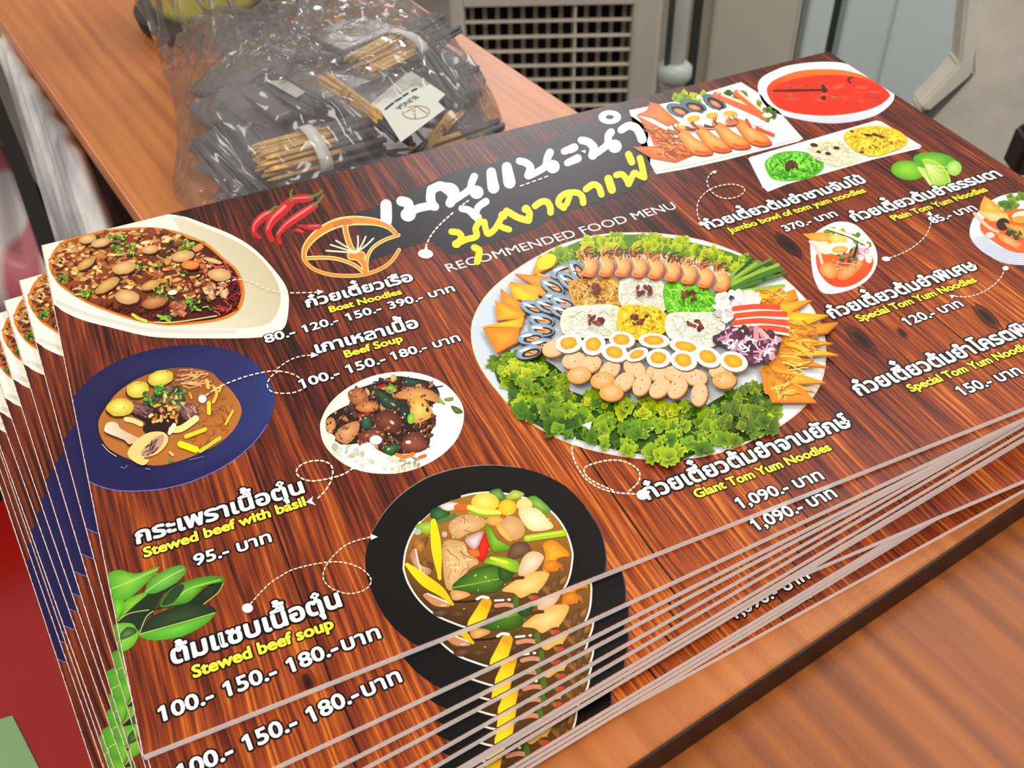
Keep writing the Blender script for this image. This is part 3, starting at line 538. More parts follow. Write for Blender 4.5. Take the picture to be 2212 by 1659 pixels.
    bot = [(190, 720), (300, 690), (450, 720), (560, 800), (600, 900), (750, 940), (900, 1000), (1100, 960), (1300, 1010), (1400, 960), (1550, 880), (1650, 860), (1760, 990), (1750, 1100), (1600, 1180), (1400, 1210), (1200, 1300), (1050, 1260), (900, 1240), (750, 1200), (600, 1160), (450, 1110), (350, 1050), (290, 990), (300, 920), (220, 880), (180, 800)]
    p.poly(bot, (50, 84, 16), 2); p.frill(bot, 190, 56, GR, 52)
    p.frill([(560, 880), (900, 960), (1300, 980), (1240, 1060), (900, 1040), (620, 980)], 26, 46, GL, 53); p.frill([(200, 720), (440, 730), (560, 830), (420, 900), (250, 860)], 24, 44, GL, 54)
    p.frill([(1400, 960), (1600, 870), (1740, 1000), (1720, 1090), (1500, 1160)], 30, 44, [(60, 96, 20), (40, 76, 16), (90, 126, 30)], 55)
    for t in range(24):
        x0, y0 = 1440 + R.uniform(-30, 40), 372 + R.uniform(-12, 20); x1, y1 = 1560 + R.uniform(0, 300), 170 + R.uniform(0, 160); x1 = min(x1, 1760 + (y1 - 200)) if y1 < 300 else x1
        p.line([(x0, y0), ((x0 + x1) / 2 - 10, (y0 + y1) / 2 - 6), (x1, y1)], R.uniform(12, 22), R.choice([(70, 120, 30), (110, 150, 40), (150, 190, 50), (40, 84, 24)]), 3)
    OR = [((232, 146, 14), (252, 196, 50)), ((240, 168, 16), (252, 214, 36)), ((226, 128, 16), (248, 172, 44))]
    for i, t in enumerate(([(430, 150), (520, 205), (380, 275)], [(420, 250), (540, 300), (400, 300)], [(285, 255), (520, 280), (440, 350)], [(260, 300), (450, 330), (480, 395), (290, 330)], [(250, 310), (420, 365), (430, 420), (290, 400)], [(210, 340), (340, 430), (350, 490), (215, 420)], [(180, 405), (345, 480), (340, 510), (190, 520)], [(100, 556), (345, 505), (330, 560)], [(110, 560), (320, 560), (310, 640), (190, 705)])):
        p.poly([(x + 4, y + 8) for x, y in t], (150, 80, 16)); a, b = OR[i % 3]; p.fan(t, (sum(q[0] for q in t) / len(t), sum(q[1] for q in t) / len(t)), a, b)
    p.blob(470, 190, 60, 40, -30, (246, 214, 16), (252, 226, 40)); p.blob(340, 380, 70, 26, 40, (246, 200, 16), (250, 214, 40))
    p.poly([(1620, 370), (1800, 350), (1890, 480), (1920, 600), (1890, 720), (1820, 800), (1760, 960), (1690, 930), (1670, 800), (1740, 720), (1790, 600), (1790, 510), (1690, 440)], (224, 140, 20))
    for i, t in enumerate(([(1600, 370), (1790, 330), (1690, 420)], [(1700, 400), (1860, 345), (1880, 400), (1740, 450)], [(1680, 430), (1960, 405), (1800, 500)], [(1780, 470), (2052, 490), (1900, 560), (1790, 520)], [(1800, 560), (2106, 530), (2040, 590), (1880, 610)], [(1790, 590), (2080, 650), (1900, 670)], [(1770, 620), (2110, 716), (1880, 720)], [(1740, 680), (2050, 784), (1800, 770)], [(1700, 760), (2040, 872), (1800, 880)], [(1660, 790), (1980, 922), (1760, 900)], [(1660, 790), (1900, 900), (1985, 982), (1730, 980)])):
        p.poly([(x + 3, y + 8) for x, y in t], (170, 96, 16)); a, b = OR[(i + 1) % 3]; p.fan(t, (sum(q[0] for q in t) / len(t), sum(q[1] for q in t) / len(t)), a, b)
    p.strands([(1680, 790), (1880, 830), (1930, 960), (1740, 970)], 26, 110, 8, [(196, 110, 20), (250, 206, 90)], 56, .5); p.strands([(1760, 480), (2000, 500), (2000, 700), (1900, 860), (1720, 860), (1780, 700)], 46, 120, 7, [(206, 120, 20), (250, 210, 90)], 57, .4, (-10, 30)); p.strands([(1640, 350), (1840, 360), (1800, 460), (1690, 420)], 14, 90, 8, [(206, 110, 20), (250, 200, 90)], 58, .4)
    for x, y, a in ((560, 245, -20), (640, 245, 60), (500, 330, 30), (520, 400, 10), (390, 450, 20), (470, 440, 20), (440, 520, 10), (440, 575, 5), (380, 620, -8), (440, 660, -10), (370, 700, -16), (590, 300, 40), (560, 420, 20), (560, 470, 16)):
        p.blob(x + 4, y + 8, 76, 40, a, (24, 26, 30)); p.blob(x, y, 74, 38, a, (128, 152, 172), (196, 212, 224)); p.blob(x + 12, y + 6, 54, 22, a, (30, 30, 34)); p.blob(x + 14, y + 7, 38, 13, a, (214, 140, 66), (246, 190, 120)); p.blob(x - 22, y - 12, 34, 8, a, (226, 236, 244)); p.line([(x - 20, y), (x + 20, y + 8)], 6, (120, 60, 24))
    blocks = [([(590, 330), (640, 290), (740, 290), (870, 290), (885, 440), (760, 455), (640, 450)], (222, 160, 62), [(236, 184, 90), (196, 130, 40), (246, 206, 110)], 61), ([(878, 310), (940, 288), (1040, 288), (1125, 315), (1145, 460), (1050, 475), (890, 445)], (232, 230, 206), [(250, 250, 236), (216, 212, 180), (244, 240, 220)], 62), ([(1130, 325), (1250, 318), (1370, 345), (1425, 430), (1390, 495), (1260, 500), (1145, 480)], (96, 186, 24), [(126, 216, 40), (70, 160, 16), (160, 236, 70)], 63), ([(565, 475), (700, 445), (875, 455), (872, 615), (700, 630), (560, 600)], (236, 234, 212), [(252, 250, 240), (220, 214, 186), (246, 240, 214)], 64), ([(878, 460), (1000, 448), (1125, 480), (1145, 590), (1000, 645), (875, 605)], (244, 198, 10), [(252, 216, 30), (226, 176, 8), (250, 226, 70)], 65), ([(1150, 500), (1300, 490), (1450, 500), (1465, 590), (1400, 685), (1220, 665), (1140, 610)], (236, 234, 214), [(252, 250, 242), (216, 216, 190), (246, 242, 220)], 66)]
    for b, c, pal, sd in blocks:
        p.poly(b, c, 3); p.strands(b, 130, 90, 7, pal, sd, .9)
    p.chips([(600, 310), (870, 300), (870, 440), (650, 440)], 30, 5, 10, [(120, 70, 20)], 67); p.chips([(890, 470), (1120, 490), (1120, 590), (900, 590)], 24, 5, 9, [(206, 140, 10)], 68)
    for x, y in ((745, 355), (1015, 368), (1265, 400), (745, 535), (990, 532), (1300, 565)):
        p.chips([(x - 40, y - 24), (x + 40, y - 24), (x + 40, y + 28), (x - 40, y + 28)], 14, 8, 18, [(110, 28, 14), (76, 18, 10), (150, 50, 24)], int(x * 3 + y))
    for i in range(9):
        t = i / 8.0; x = 700 + 740 * t; y = 215 + 88 * t - 30 * math.sin(3.14 * t)
        body = [(x - 40, y - 40), (x + 10, y - 50), (x + 46, y - 10), (x + 50, y + 40), (x + 20, y + 76), (x - 34, y + 66), (x - 20, y + 20)]
        p.poly([(a + 5, b + 6) for a, b in body], (170, 80, 30), 3); p.fan(body, (x + 8, y + 10), (236, 140, 66), (250, 196, 130), 3); p.line([(x - 20, y + 60), (x + 20, y + 70), (x + 46, y + 40)], 12, (240, 106, 50)); p.line([(x - 26, y - 30), (x - 5, y + 20)], 8, (250, 216, 160))
        p.strands([(x - 60, y - 70), (x + 50, y - 70), (x + 40, y - 20), (x - 40, y - 10)], 14, 60, 6, [(90, 44, 26), (246, 206, 150), (150, 76, 40), (60, 30, 20)], 200 + i, .4, (-110, -40))
        for q in range(12):
            a = R.uniform(-2.6, -.5); L_ = R.uniform(40, 84); p.line([(x - 14, y - 36), (x - 14 + L_ * .6 * math.cos(a), y - 36 + L_ * .5 * math.sin(a)), (x - 10 + L_ * math.cos(a + .4), y - 34 + L_ * .8 * math.sin(a + .3))], R.uniform(4, 9), R.choice([(120, 66, 40), (240, 190, 130), (80, 40, 30), (206, 120, 60)]), 3)
    p.chips([(1400, 430), (1540, 372), (1660, 390), (1650, 450), (1500, 490), (1420, 480)], 30, 22, 38, [(250, 248, 240), (236, 232, 222), (255, 255, 250)], 70, (.5, .9)); p.chips([(1400, 460), (1560, 470), (1540, 580), (1440, 560)], 24, 14, 30, [(246, 244, 236), (226, 222, 214)], 71)
    for i, (a, b) in enumerate((((1520, 480), (1760, 470)), ((1530, 520), (1800, 510)), ((1520, 560), (1800, 560)), ((1580, 600), (1800, 600)))):
        p.line([a, ((a[0] + b[0]) / 2, a[1] - 12), b], 34, (238, 80, 40)); p.line([(a[0], a[1] + 20), ((a[0] + b[0]) / 2, a[1] + 8), (b[0] + 20, b[1] + 24)], 14, (252, 226, 214))
    sq = [(1410, 640), (1500, 580), (1650, 600), (1770, 630), (1760, 720), (1620, 800), (1560, 740), (1420, 670)]
    p.poly(sq, (76, 30, 56), 2); p.chips(sq, 46, 14, 34, [(150, 96, 120), (90, 40, 66), (206, 160, 176), (60, 30, 44)], 72); p.strands(sq, 46, 70, 11, [(250, 246, 250), (226, 206, 220), (216, 150, 176), (90, 36, 66)], 73, .9)
    p.line([(1640, 640), (1640, 590)], 30, (232, 150, 150)); p.line([(1700, 640), (1660, 600)], 26, (240, 176, 170))
    for x, y, g in ((510, 700, -20), (620, 768, -16), (710, 790, -20), (650, 850, -10), (820, 825, -40), (780, 880, -10), (960, 815, 30), (900, 890, -40), (1090, 838, 0), (1000, 905, -60), (1190, 845, 8), (1100, 925, -40), (1300, 865, 10), (1200, 925, -50), (1440, 835, 14), (1460, 880, 0), (830, 950, 0), (1320, 960, -80)):
        p.blob(x + 5, y + 9, 70, 50, g, (84, 50, 20)); p.blob(x + 2, y + 4, 69, 49, g, (196, 140, 76)); p.blob(x, y, 66, 45, g, (226, 190, 140) if R.random() < .85 else (240, 160, 60), (232, 202, 156)); p.chips([(x - 40, y - 24), (x + 40, y - 24), (x + 40, y + 24), (x - 40, y + 24)], 3, 3, 6, [(180, 130, 80)], int(x + y))
    for x, y, a, b, g in ((595, 676, 76, 54, -8), (732, 682, 68, 60, -20), (890, 655, 74, 48, 8), (850, 728, 76, 52, 14), (1070, 660, 88, 42, 4), (975, 738, 66, 36, -20), (1248, 695, 96, 44, 14), (1096, 758, 70, 54, 0), (1235, 772, 76, 56, 14), (1370, 752, 78, 56, 24), (1512, 778, 82, 56, 16)):
        p.blob(x + 5, y + 9, a, b, g, (130, 96, 50)); p.blob(x, y, a, b, g, (250, 250, 246)); p.blob(x, y, a * .86, b * .84, g, (246, 240, 226)); p.blob(x - 2, y - 2, a * .64, b * .64, g, (238, 150, 20), (252, 196, 50), 16, .06, R)
    F(*C5); p.poly([(230, 235), (300, 210), (285, 268), (262, 245)], WHT)
    p.line([(190, 318), (170, 370), (175, 440), (205, 510), (260, 590), (350, 650), (450, 680), (560, 690), (600, 690)], 10, (244, 238, 214), dash=(22, 11)); p.line([(545, 672), (600, 620), (616, 560), (580, 510), (500, 472), (410, 468), (310, 490), (252, 520), (262, 570), (330, 620), (440, 668)], 10, (244, 238, 214), dash=(22, 11)); p.blob(634, 697, 40, 34, 0, WHT)
    keep('platter', p, 'dish_picture', 'printed picture of a giant round noodle and seafood platter')
    # ---- prawn plate
    p = Print(); F(*C11)
    pl = [(482, 1055), (700, 1010), (950, 965), (1550, 785), (1720, 890), (1900, 1050), (2145, 1325), (2100, 1352), (1400, 1530), (1000, 1620), (740, 1665), (680, 1560), (620, 1440), (520, 1180)]
    p.grad(pl, lambda q: mixc((252, 252, 250), (232, 232, 222), max(0, min(1, (q[1] - 1350) / 300)))); p.line([(720, 1640), (1000, 1590), (1400, 1500), (2100, 1330)], 12, (206, 208, 204))
    p.frill([(900, 900), (1200, 880), (1250, 980), (960, 980)], 16, 46, GL, 81); p.frill([(1370, 900), (1560, 870), (1760, 950), (1860, 1100), (1800, 1150), (1600, 1000)], 26, 44, [(96, 140, 30), (60, 100, 30), (130, 160, 50)], 82)
    for x, y, g in ((960, 1060, 20), (1100, 1020, 16), (1300, 985, 30)):
        p.blob(x, y, 130, 60, g, (70, 96, 110), (150, 170, 180)); p.blob(x + 10, y + 6, 96, 40, g, (30, 30, 34)); p.blob(x + 6, y + 12, 62, 24, g, (196, 110, 60), (240, 170, 110))
    for a, b in (((1310, 910), (1780, 1120)), ((1350, 920), (1650, 1040)), ((1510, 890), (1740, 1080))):
        p.line([a, b], 60, (240, 110, 60)); p.line([(a[0] + 20, a[1] - 10), (b[0] + 10, b[1] - 20)], 24, (252, 226, 196))
    for x, y, a, b, g in ((1090, 1130, 95, 52, -10), (1270, 1100, 90, 52, -6), (1440, 1080, 100, 44, 0), (960, 1215, 100, 34, -8)):
        p.blob(x, y, a, b, g, (252, 246, 236)); p.blob(x + 6, y + 10, a * .66, b * .6, g, (244, 166, 20), (250, 206, 60))
    p.fan([(680, 980), (770, 1000), (970, 1180), (850, 1210), (700, 1130), (550, 1100), (650, 1060)], (780, 1110), (206, 100, 30), (240, 146, 50)); p.fan([(550, 1100), (700, 1180), (900, 1280), (920, 1360), (720, 1390), (660, 1250)], (770, 1280), (206, 96, 24), (240, 140, 56)); p.fan([(510, 1410), (720, 1400), (960, 1370), (1150, 1470), (1000, 1530), (930, 1560), (700, 1520)], (860, 1450), (206, 90, 20), (246, 150, 60)); p.strands([(560, 1110), (900, 1280), (1150, 1470), (930, 1550), (700, 1480)], 60, 110, 10, [(170, 70, 20), (246, 166, 80), (140, 50, 24)], 83, .4, (-10, 40))
    for i, (x, y) in enumerate(((1080, 1360), (1260, 1330), (1440, 1300), (1640, 1270))):
        b = [(x - 170, y - 130), (x - 60, y - 110), (x + 40, y - 30), (x + 160, y + 40), (x + 200, y + 110), (x + 90, y + 130), (x - 20, y + 90), (x - 110, y - 20)]
        p.poly([(a + 6, c + 12) for a, c in b], (150, 60, 20), 3); p.fan(b, (x, y), (236, 120, 30), (252, 196, 110), 3); p.line([(x + 40, y + 90), (x + 120, y + 110), (x + 190, y + 100)], 30, (236, 90, 20))
        for q in range(10):
            a = R.uniform(2.4, 4.4); p.line([(x - 110, y - 90), (x - 110 + 60 * math.cos(a), y - 90 + 50 * math.sin(a)), (x - 110 + 130 * math.cos(a + .3), y - 90 + 80 * math.sin(a + .3))], R.uniform(5, 12), R.choice([(120, 44, 30), (250, 206, 160), (236, 130, 60), (90, 40, 40)]), 3)
    p.blob(1710, 1180, 70, 34, 6, (250, 250, 246)); p.blob(1850, 1250, 50, 24, 30, (248, 246, 240)); p.blob(1800, 1110, 50, 22, 0, (250, 240, 230)); p.line([(1600, 1150), (1640, 1220)], 24, (226, 50, 30)); p.line([(1700, 1230), (1860, 1300)], 30, (232, 80, 30))
    F(*C6); p.line([(105, 430), (78, 370), (80, 300), (110, 250), (160, 210), (230, 185), (310, 178), (375, 200), (370, 235), (320, 262), (250, 268), (190, 245), (150, 200), (140, 150), (160, 115), (185, 100)], 7, (236, 224, 206), dash=(18, 11)); p.blob(105, 430, 20, 13, 0, WHT); p.poly([(168, 96), (202, 90), (190, 112)], WHT)
    keep('prawn', p, 'dish_picture', 'printed picture of prawns on a square white plate')
    # ---- red soup bowl
    p = Print(); F(*C12)
    bw = [(-272, 800), (-230, 720), (-120, 660), (0, 615), (200, 585), (400, 578), (570, 600), (800, 700), (900, 740), (990, 850), (1002, 880), (990, 940), (930, 1010), (820, 1080), (650, 1130), (450, 1152), (250, 1140), (0, 1090), (-150, 1030), (-240, 930)]
    p.grad(bw, lambda q: mixc((252, 250, 250), (206, 208, 226), max(0, min(1, (q[1] - 950) / 250))), 3); p.poly([(-250, 800), (-200, 725), (-90, 675), (100, 640), (300, 632), (520, 640), (700, 690), (860, 770), (960, 850), (960, 890), (860, 980), (700, 1050), (500, 1085), (250, 1088), (0, 1060), (-150, 990), (-230, 900)], (250, 246, 246), 3)
    p.grad([(-190, 850), (-150, 770), (-40, 710), (120, 660), (320, 645), (520, 655), (700, 700), (850, 780), (955, 870), (945, 920), (850, 990), (680, 1045), (450, 1078), (220, 1075), (0, 1040), (-130, 970)], lambda q: mixc((250, 130, 30), (246, 56, 12), max(0, min(1, (q[1] - 650) / 140))), 3)
    p.grad([(-150, 870), (-80, 790), (60, 740), (260, 705), (450, 700), (650, 720), (800, 770), (945, 870), (900, 950), (750, 1020), (500, 1068), (200, 1065), (0, 1020), (-110, 950)], lambda q: (240, 44, 10), 3)
    p.chips([(-60, 830), (100, 770), (500, 760), (850, 850), (800, 960), (500, 1030), (100, 1010)], 26, 30, 90, [(246, 58, 12), (240, 46, 10), (248, 76, 16)], 91, (.15, .35), (-15, 15))
    p.line([(0, 848), (120, 845), (350, 840)], 22, (66, 14, 8)); p.poly([(320, 790), (345, 790), (385, 850), (350, 870), (325, 860)], (70, 12, 8)); p.poly([(305, 910), (360, 890), (368, 930), (340, 938)], (80, 12, 8)); p.line([(-120, 848), (0, 846)], 20, (70, 14, 8)); p.line([(605, 722), (570, 742), (590, 772)], 24, (110, 16, 10))
    keep('redsoup', p, 'dish_picture', 'printed picture of red soup in a white bowl')
    # ---- noodle tray
    p = Print(); F(*C12)
    tr = [(-362, 1480), (-340, 1465), (830, 1125), (880, 1135), (1255, 1360), (1240, 1385), (800, 1490), (0, 1720), (-180, 1790), (-230, 1740)]
    p.poly(tr, (250, 252, 250)); p.line([(-225, 1745), (0, 1690), (800, 1455), (1245, 1365)], 18, (206, 226, 222)); p.poly([(-180, 1760), (60, 1560), (300, 1500), (760, 1470), (0, 1690)], (226, 240, 236))
    for b, c, pal, sd in (([(-200, 1500), (-60, 1420), (150, 1415), (300, 1480), (345, 1560), (250, 1650), (60, 1690), (-120, 1680), (-190, 1600)], (84, 186, 30), [(120, 220, 50), (60, 150, 20), (150, 240, 80)], 92), ([(190, 1380), (350, 1310), (520, 1320), (640, 1420), (680, 1500), (480, 1560), (340, 1520), (220, 1460)], (236, 232, 190), [(250, 246, 214), (216, 210, 160), (244, 238, 200)], 93), ([(530, 1260), (640, 1200), (880, 1180), (1060, 1240), (1130, 1340), (980, 1420), (820, 1465), (640, 1420), (550, 1330)], (246, 206, 20), [(252, 222, 40), (216, 170, 20), (250, 234, 90)], 94)):
        p.poly(b, c, 3); p.strands(b, 110, 130, 12, pal, sd, .9)
    p.chips([(0, 1520), (90, 1520), (90, 1580), (10, 1580)], 10, 18, 36, [(80, 30, 14), (110, 44, 20)], 95)
    for x, y, a, b in ((250, 1362, 36, 16), (460, 1390, 30, 14), (380, 1442, 28, 13), (295, 1428, 24, 10), (605, 1236, 22, 8), (695, 1430, 22, 8), (755, 1272, 40, 12), (820, 1268, 34, 10), (870, 1285, 40, 10)):
        p.blob(x, y, a, b, 10, (70, 24, 12))
    p.chips([(600, 1250), (1000, 1240), (1050, 1360), (700, 1400)], 24, 8, 18, [(170, 100, 20), (130, 76, 20)], 96, (.3, .6))
    keep('tray', p, 'dish_picture', 'printed picture of green white and yellow noodles on a long tray')
    # ---- limes
    p = Print(); F(*C12)
    p.blob(1380, 1500, 205, 78, 6, (70, 160, 24), (130, 206, 50), 22); p.blob(1560, 1570, 70, 72, 30, (150, 210, 70), (206, 236, 140)); p.blob(1130, 1590, 160, 90, 6, (90, 170, 24), (160, 220, 60), 22)
    p.poly([(1260, 1488), (1340, 1490), (1430, 1530), (1500, 1610), (1528, 1700), (1480, 1760), (1380, 1770), (1310, 1700), (1210, 1560), (1290, 1570)], (196, 226, 90), 2); p.fan([(1275, 1500), (1340, 1505), (1420, 1540), (1490, 1620), (1510, 1700), (1470, 1740), (1390, 1740), (1320, 1660), (1290, 1590)], (1330, 1580), (150, 206, 40), (220, 240, 130), 2)
    for t in range(5): p.line([(1290, 1540), (1380 + 28 * t, 1720 - 40 * t)], 6, (226, 240, 170))
    p.line([(1230, 1560), (1300, 1650), (1340, 1740)], 8, (240, 248, 206))
    keep('lime', p, 'lime_picture', 'printed picture of cut green limes')
    # ---- teardrop bowl and ridged bowl
    p = Print(); F(*C6)
    p.grad([(800, 545), (815, 500), (880, 450), (960, 415), (1040, 415), (1110, 445), (1190, 530), (1225, 600), (1228, 680), (1190, 760), (1120, 820), (1020, 860), (930, 875), (870, 860), (830, 790), (810, 700)], lambda q: mixc((250, 252, 250), (222, 226, 240), max(0, min(1, (q[1] - 560) / 250))), 3)
    p.grad([(840, 620), (900, 590), (1000, 570), (1120, 580), (1190, 620), (1205, 680), (1170, 750), (1090, 810), (1000, 832), (920, 810), (860, 740), (840, 680)], lambda q: mixc((244, 110, 40), (236, 66, 14), (q[1] - 570) / 260), 3)
    p.frill([(880, 455), (1000, 470), (1130, 500), (1190, 560), (1150, 570), (1000, 510), (890, 490)], 16, 26, [(150, 190, 60), (110, 150, 40)], 101)
    p.fan([(750, 492), (870, 480), (960, 500), (930, 560), (860, 540), (800, 530)], (870, 515), (236, 150, 40), (250, 190, 80)); p.blob(980, 525, 60, 30, 10, (240, 200, 80), (250, 226, 130)); p.blob(890, 580, 60, 40, 20, (240, 226, 190), (250, 240, 220)); p.line([(900, 450), (1050, 500), (1170, 565)], 18, (250, 240, 206)); p.line([(905, 465), (1040, 510), (1150, 565)], 5, (40, 30, 20)); p.line([(800, 540), (850, 600), (880, 690)], 20, (250, 206, 190))
    p.blob(990, 585, 82, 40, -4, (252, 248, 240)); p.blob(990, 592, 54, 24, -4, (244, 170, 60), (250, 200, 100))
    p.chips([(980, 620), (1080, 590), (1130, 620), (1060, 690), (990, 680)], 40, 8, 18, [(40, 66, 30), (70, 110, 50), (24, 40, 24), (130, 166, 100)], 102, (.3, .6)); p.line([(1100, 570), (1080, 640)], 16, (30, 40, 24)); p.chips([(1110, 600), (1190, 590), (1190, 660), (1120, 680)], 16, 12, 24, [(240, 226, 226), (226, 170, 190), (250, 246, 240)], 103)
    p.fan([(860, 700), (920, 670), (980, 720), (950, 780), (880, 760)], (915, 725), (240, 130, 50), (252, 190, 120), 2); p.fan([(960, 740), (1040, 690), (1130, 660), (1140, 690), (1060, 770), (990, 790)], (1040, 735), (240, 120, 50), (252, 180, 110), 2); p.strands([(930, 650), (1130, 640), (1140, 700), (950, 740)], 16, 120, 5, [(250, 200, 150), (200, 70, 30)], 104, .3)
    p.line([(1310, 645), (1400, 610), (1480, 560), (1540, 500), (1570, 430), (1568, 370)], 7, (240, 230, 206), dash=(17, 10)); p.blob(1285, 652, 28, 15, 6, WHT); p.poly([(1545, 370), (1560, 345), (1585, 372)], WHT)
    keep('teardrop', p, 'dish_picture', 'printed picture of tom yum in a small teardrop bowl')
    p = Print(); F(*C6)
    p.grad([(1820, 480), (1840, 400), (1900, 320), (2000, 255), (2120, 228), (2300, 240), (2420, 330), (2470, 480), (2420, 600), (2300, 670), (2160, 690), (2020, 670), (1900, 600), (1840, 540)], lambda q: mixc((252, 254, 252), (214, 222, 238), max(0, min(1, (q[1] - 380) / 260))), 3)
    for k in range(7):
        t = k * 14; p.line([(1835 + t, 520 - t * .2), (1900 + t * .8, 600 - t * .5), (2020 + t * .4, 660 - t * .8), (2160, 682 - t), (2320, 660 - t)], 5, (180, 190, 212))
    p.grad([(1890, 420), (1960, 360), (2100, 330), (2300, 350), (2380, 450), (2330, 560), (2200, 610), (2080, 600), (1960, 530), (1900, 480)], lambda q: (238, 104, 40), 3)
    p.frill([(1990, 290), (2100, 240), (2250, 250), (2250, 330), (2080, 330)], 20, 34, [(130, 180, 50), (90, 140, 40)], 105); p.fan([(1915, 248), (1980, 290), (2050, 360), (1960, 370), (1880, 350), (1890, 300)], (1950, 320), (236, 150, 40), (250, 200, 90)); p.fan([(1870, 345), (2060, 360), (2080, 420), (1950, 410)], (1970, 380), (240, 190, 110), (250, 220, 150)); p.line([(1850, 360), (1930, 440), (2000, 480)], 20, (250, 200, 170)); p.blob(2180, 380, 90, 36, 0, (252, 240, 206)); p.blob(2150, 400, 60, 24, 0, (240, 160, 60)); p.blob(2035, 430, 44, 40, 0, (60, 30, 24)); p.fan([(2040, 420), (2150, 440), (2300, 500), (2200, 540), (2080, 480)], (2150, 470), (226, 130, 40), (250, 186, 90)); p.fan([(1980, 480), (2060, 500), (2160, 560), (2120, 590), (2020, 540)], (2070, 540), (240, 130, 60), (252, 190, 130)); p.chips([(2060, 450), (2160, 480), (2150, 530), (2060, 500)], 24, 8, 18, [(40, 70, 30), (90, 130, 60)], 106); p.blob(1950, 500, 30, 20, 0, (240, 220, 216))
    p.line([(2045, 712), (2020, 770), (1960, 830), (1880, 875), (1800, 895), (1730, 892)], 7, (240, 230, 206), dash=(17, 10)); p.blob(2050, 712, 20, 14, 0, WHT); p.poly([(1690, 884), (1730, 884), (1705, 906)], WHT)
    keep('ridged', p, 'dish_picture', 'printed picture of tom yum in a ridged white bowl')
    # ---- kaffir lime leaves at the left edge
    p = Print(); F(*C8)
    def leaf(pts, c, c2, mid=None):
        p.fan(pts, (sum(q[0] for q in pts) / len(pts), sum(q[1] for q in pts) / len(pts)), c, c2, 4)
        if mid: p.line(mid, 6, (190, 224, 110))
    p.poly([(110, 1150), (240, 1020), (430, 900), (560, 870), (660, 900), (700, 1000), (560, 1040), (380, 1070), (280, 1200), (130, 1270)], (30, 48, 26), 2)
    leaf([(640, 1010), (760, 900), (830, 860), (882, 850), (840, 940), (740, 1020)], (20, 36, 18), (40, 56, 30)); p.line([(740, 1020), (840, 940), (880, 870)], 8, (170, 180, 70))
    leaf([(35, 815), (120, 775), (230, 800), (300, 790), (415, 752), (380, 810), (260, 930), (180, 990), (80, 990), (50, 900)], (76, 160, 40), (140, 206, 70), [(75, 910), (200, 860), (400, 770)])
    leaf([(310, 930), (350, 850), (450, 780), (560, 740), (608, 760), (600, 810), (520, 880), (400, 940), (330, 945)], (70, 150, 44), (130, 196, 76), [(320, 935), (440, 850), (590, 770)])
    leaf([(75, 1000), (150, 985), (162, 1040), (130, 1110), (100, 1150), (85, 1080)], (80, 170, 30), (130, 206, 60)); leaf([(150, 1080), (170, 1000), (300, 940), (330, 950), (230, 1040), (130, 1130)], (90, 170, 40), (140, 200, 60))
    leaf([(420, 1040), (480, 930), (600, 860), (760, 820), (870, 825), (885, 860), (760, 890), (640, 1000), (540, 1030)], (60, 130, 30), (116, 186, 56), [(500, 1010), (640, 910), (860, 845)]); p.poly([(430, 1030), (490, 930), (560, 880), (600, 900), (520, 1010)], (40, 66, 34), 2)
    leaf([(280, 1240), (340, 1130), (480, 1060), (640, 1025), (780, 1035), (828, 1070), (800, 1100), (600, 1160), (420, 1210)], (28, 48, 26), (50, 74, 38)); leaf([(275, 1240), (420, 1205), (600, 1155), (800, 1095), (820, 1090), (760, 1160), (600, 1250), (420, 1285), (310, 1275)], (70, 160, 34), (120, 200, 60)); p.line([(275, 1240), (600, 1150), (820, 1085)], 6, (190, 220, 110))
    leaf([(80, 1180), (150, 1160), (220, 1165), (250, 1200), (270, 1240), (230, 1320), (160, 1365), (110, 1360), (90, 1260)], (96, 176, 46), (150, 206, 60)); leaf([(125, 1250), (180, 1190), (240, 1200), (250, 1230), (180, 1270), (130, 1280)], (40, 66, 34), (90, 140, 66))
    p.line([(390, 1060), (420, 1000), (460, 940)], 8, (110, 60, 40)); p.line([(275, 1230), (320, 1120), (370, 1075)], 6, (200, 206, 140)); p.line([(110, 1150), (200, 1090), (340, 1065)], 6, (190, 200, 120))
    leaf([(20, 1180), (95, 1170), (115, 1365), (60, 1385), (30, 1300)], (110, 190, 60), (140, 206, 76))
    keep('leaf', p, 'leaf_picture', 'printed picture of green lime leaves')
    # ---- chillies, emblem, title
    p = Print(); F(*C10)
    tp = lambda t: .55 + .45 * math.sin(min(3.0, 3.3 * (t + .12))) - .5 * max(0, t - .7)
    for pts, wd in (([(1860, 25), (1800, 55), (1745, 110), (1735, 160), (1770, 200)], 60), ([(2005, -60), (1930, 10), (1860, 80), (1830, 150), (1855, 215)], 78), ([(2120, -70), (2000, -60), (1960, -30)], 62), ([(2150, -20), (2060, 40), (1960, 110), (1900, 180), (1910, 235)], 62), ([(2180, 125), (2110, 130), (2050, 120)], 44), ([(2070, 165), (2030, 150), (2000, 155)], 24)):
        p.line(pts, wd, (196, 26, 34), 6, tp); p.line([(x - 5, y - 6) for x, y in pts[:-1]], wd * .28, (246, 120, 110), 6, tp)
    for pts in ([(1850, 25), (1870, -5), (1900, -10)], [(1990, -55), (1985, -100), (1995, -128)], [(2110, -75), (2170, -95), (2200, -122)], [(2140, -20), (2180, -50), (2205, -90)]):
        p.line(pts, 16, (96, 130, 50), 5, lambda t: 1.3 - .7 * t)
    keep('chilli', p, 'chilli_picture', 'printed picture of red chillies')
    p = Print(); F(*C2); DK = (36, 36, 42)
    F(*C1)
    plaque = [(565, 190), (760, 110), (900, 60), (1050, 0)]
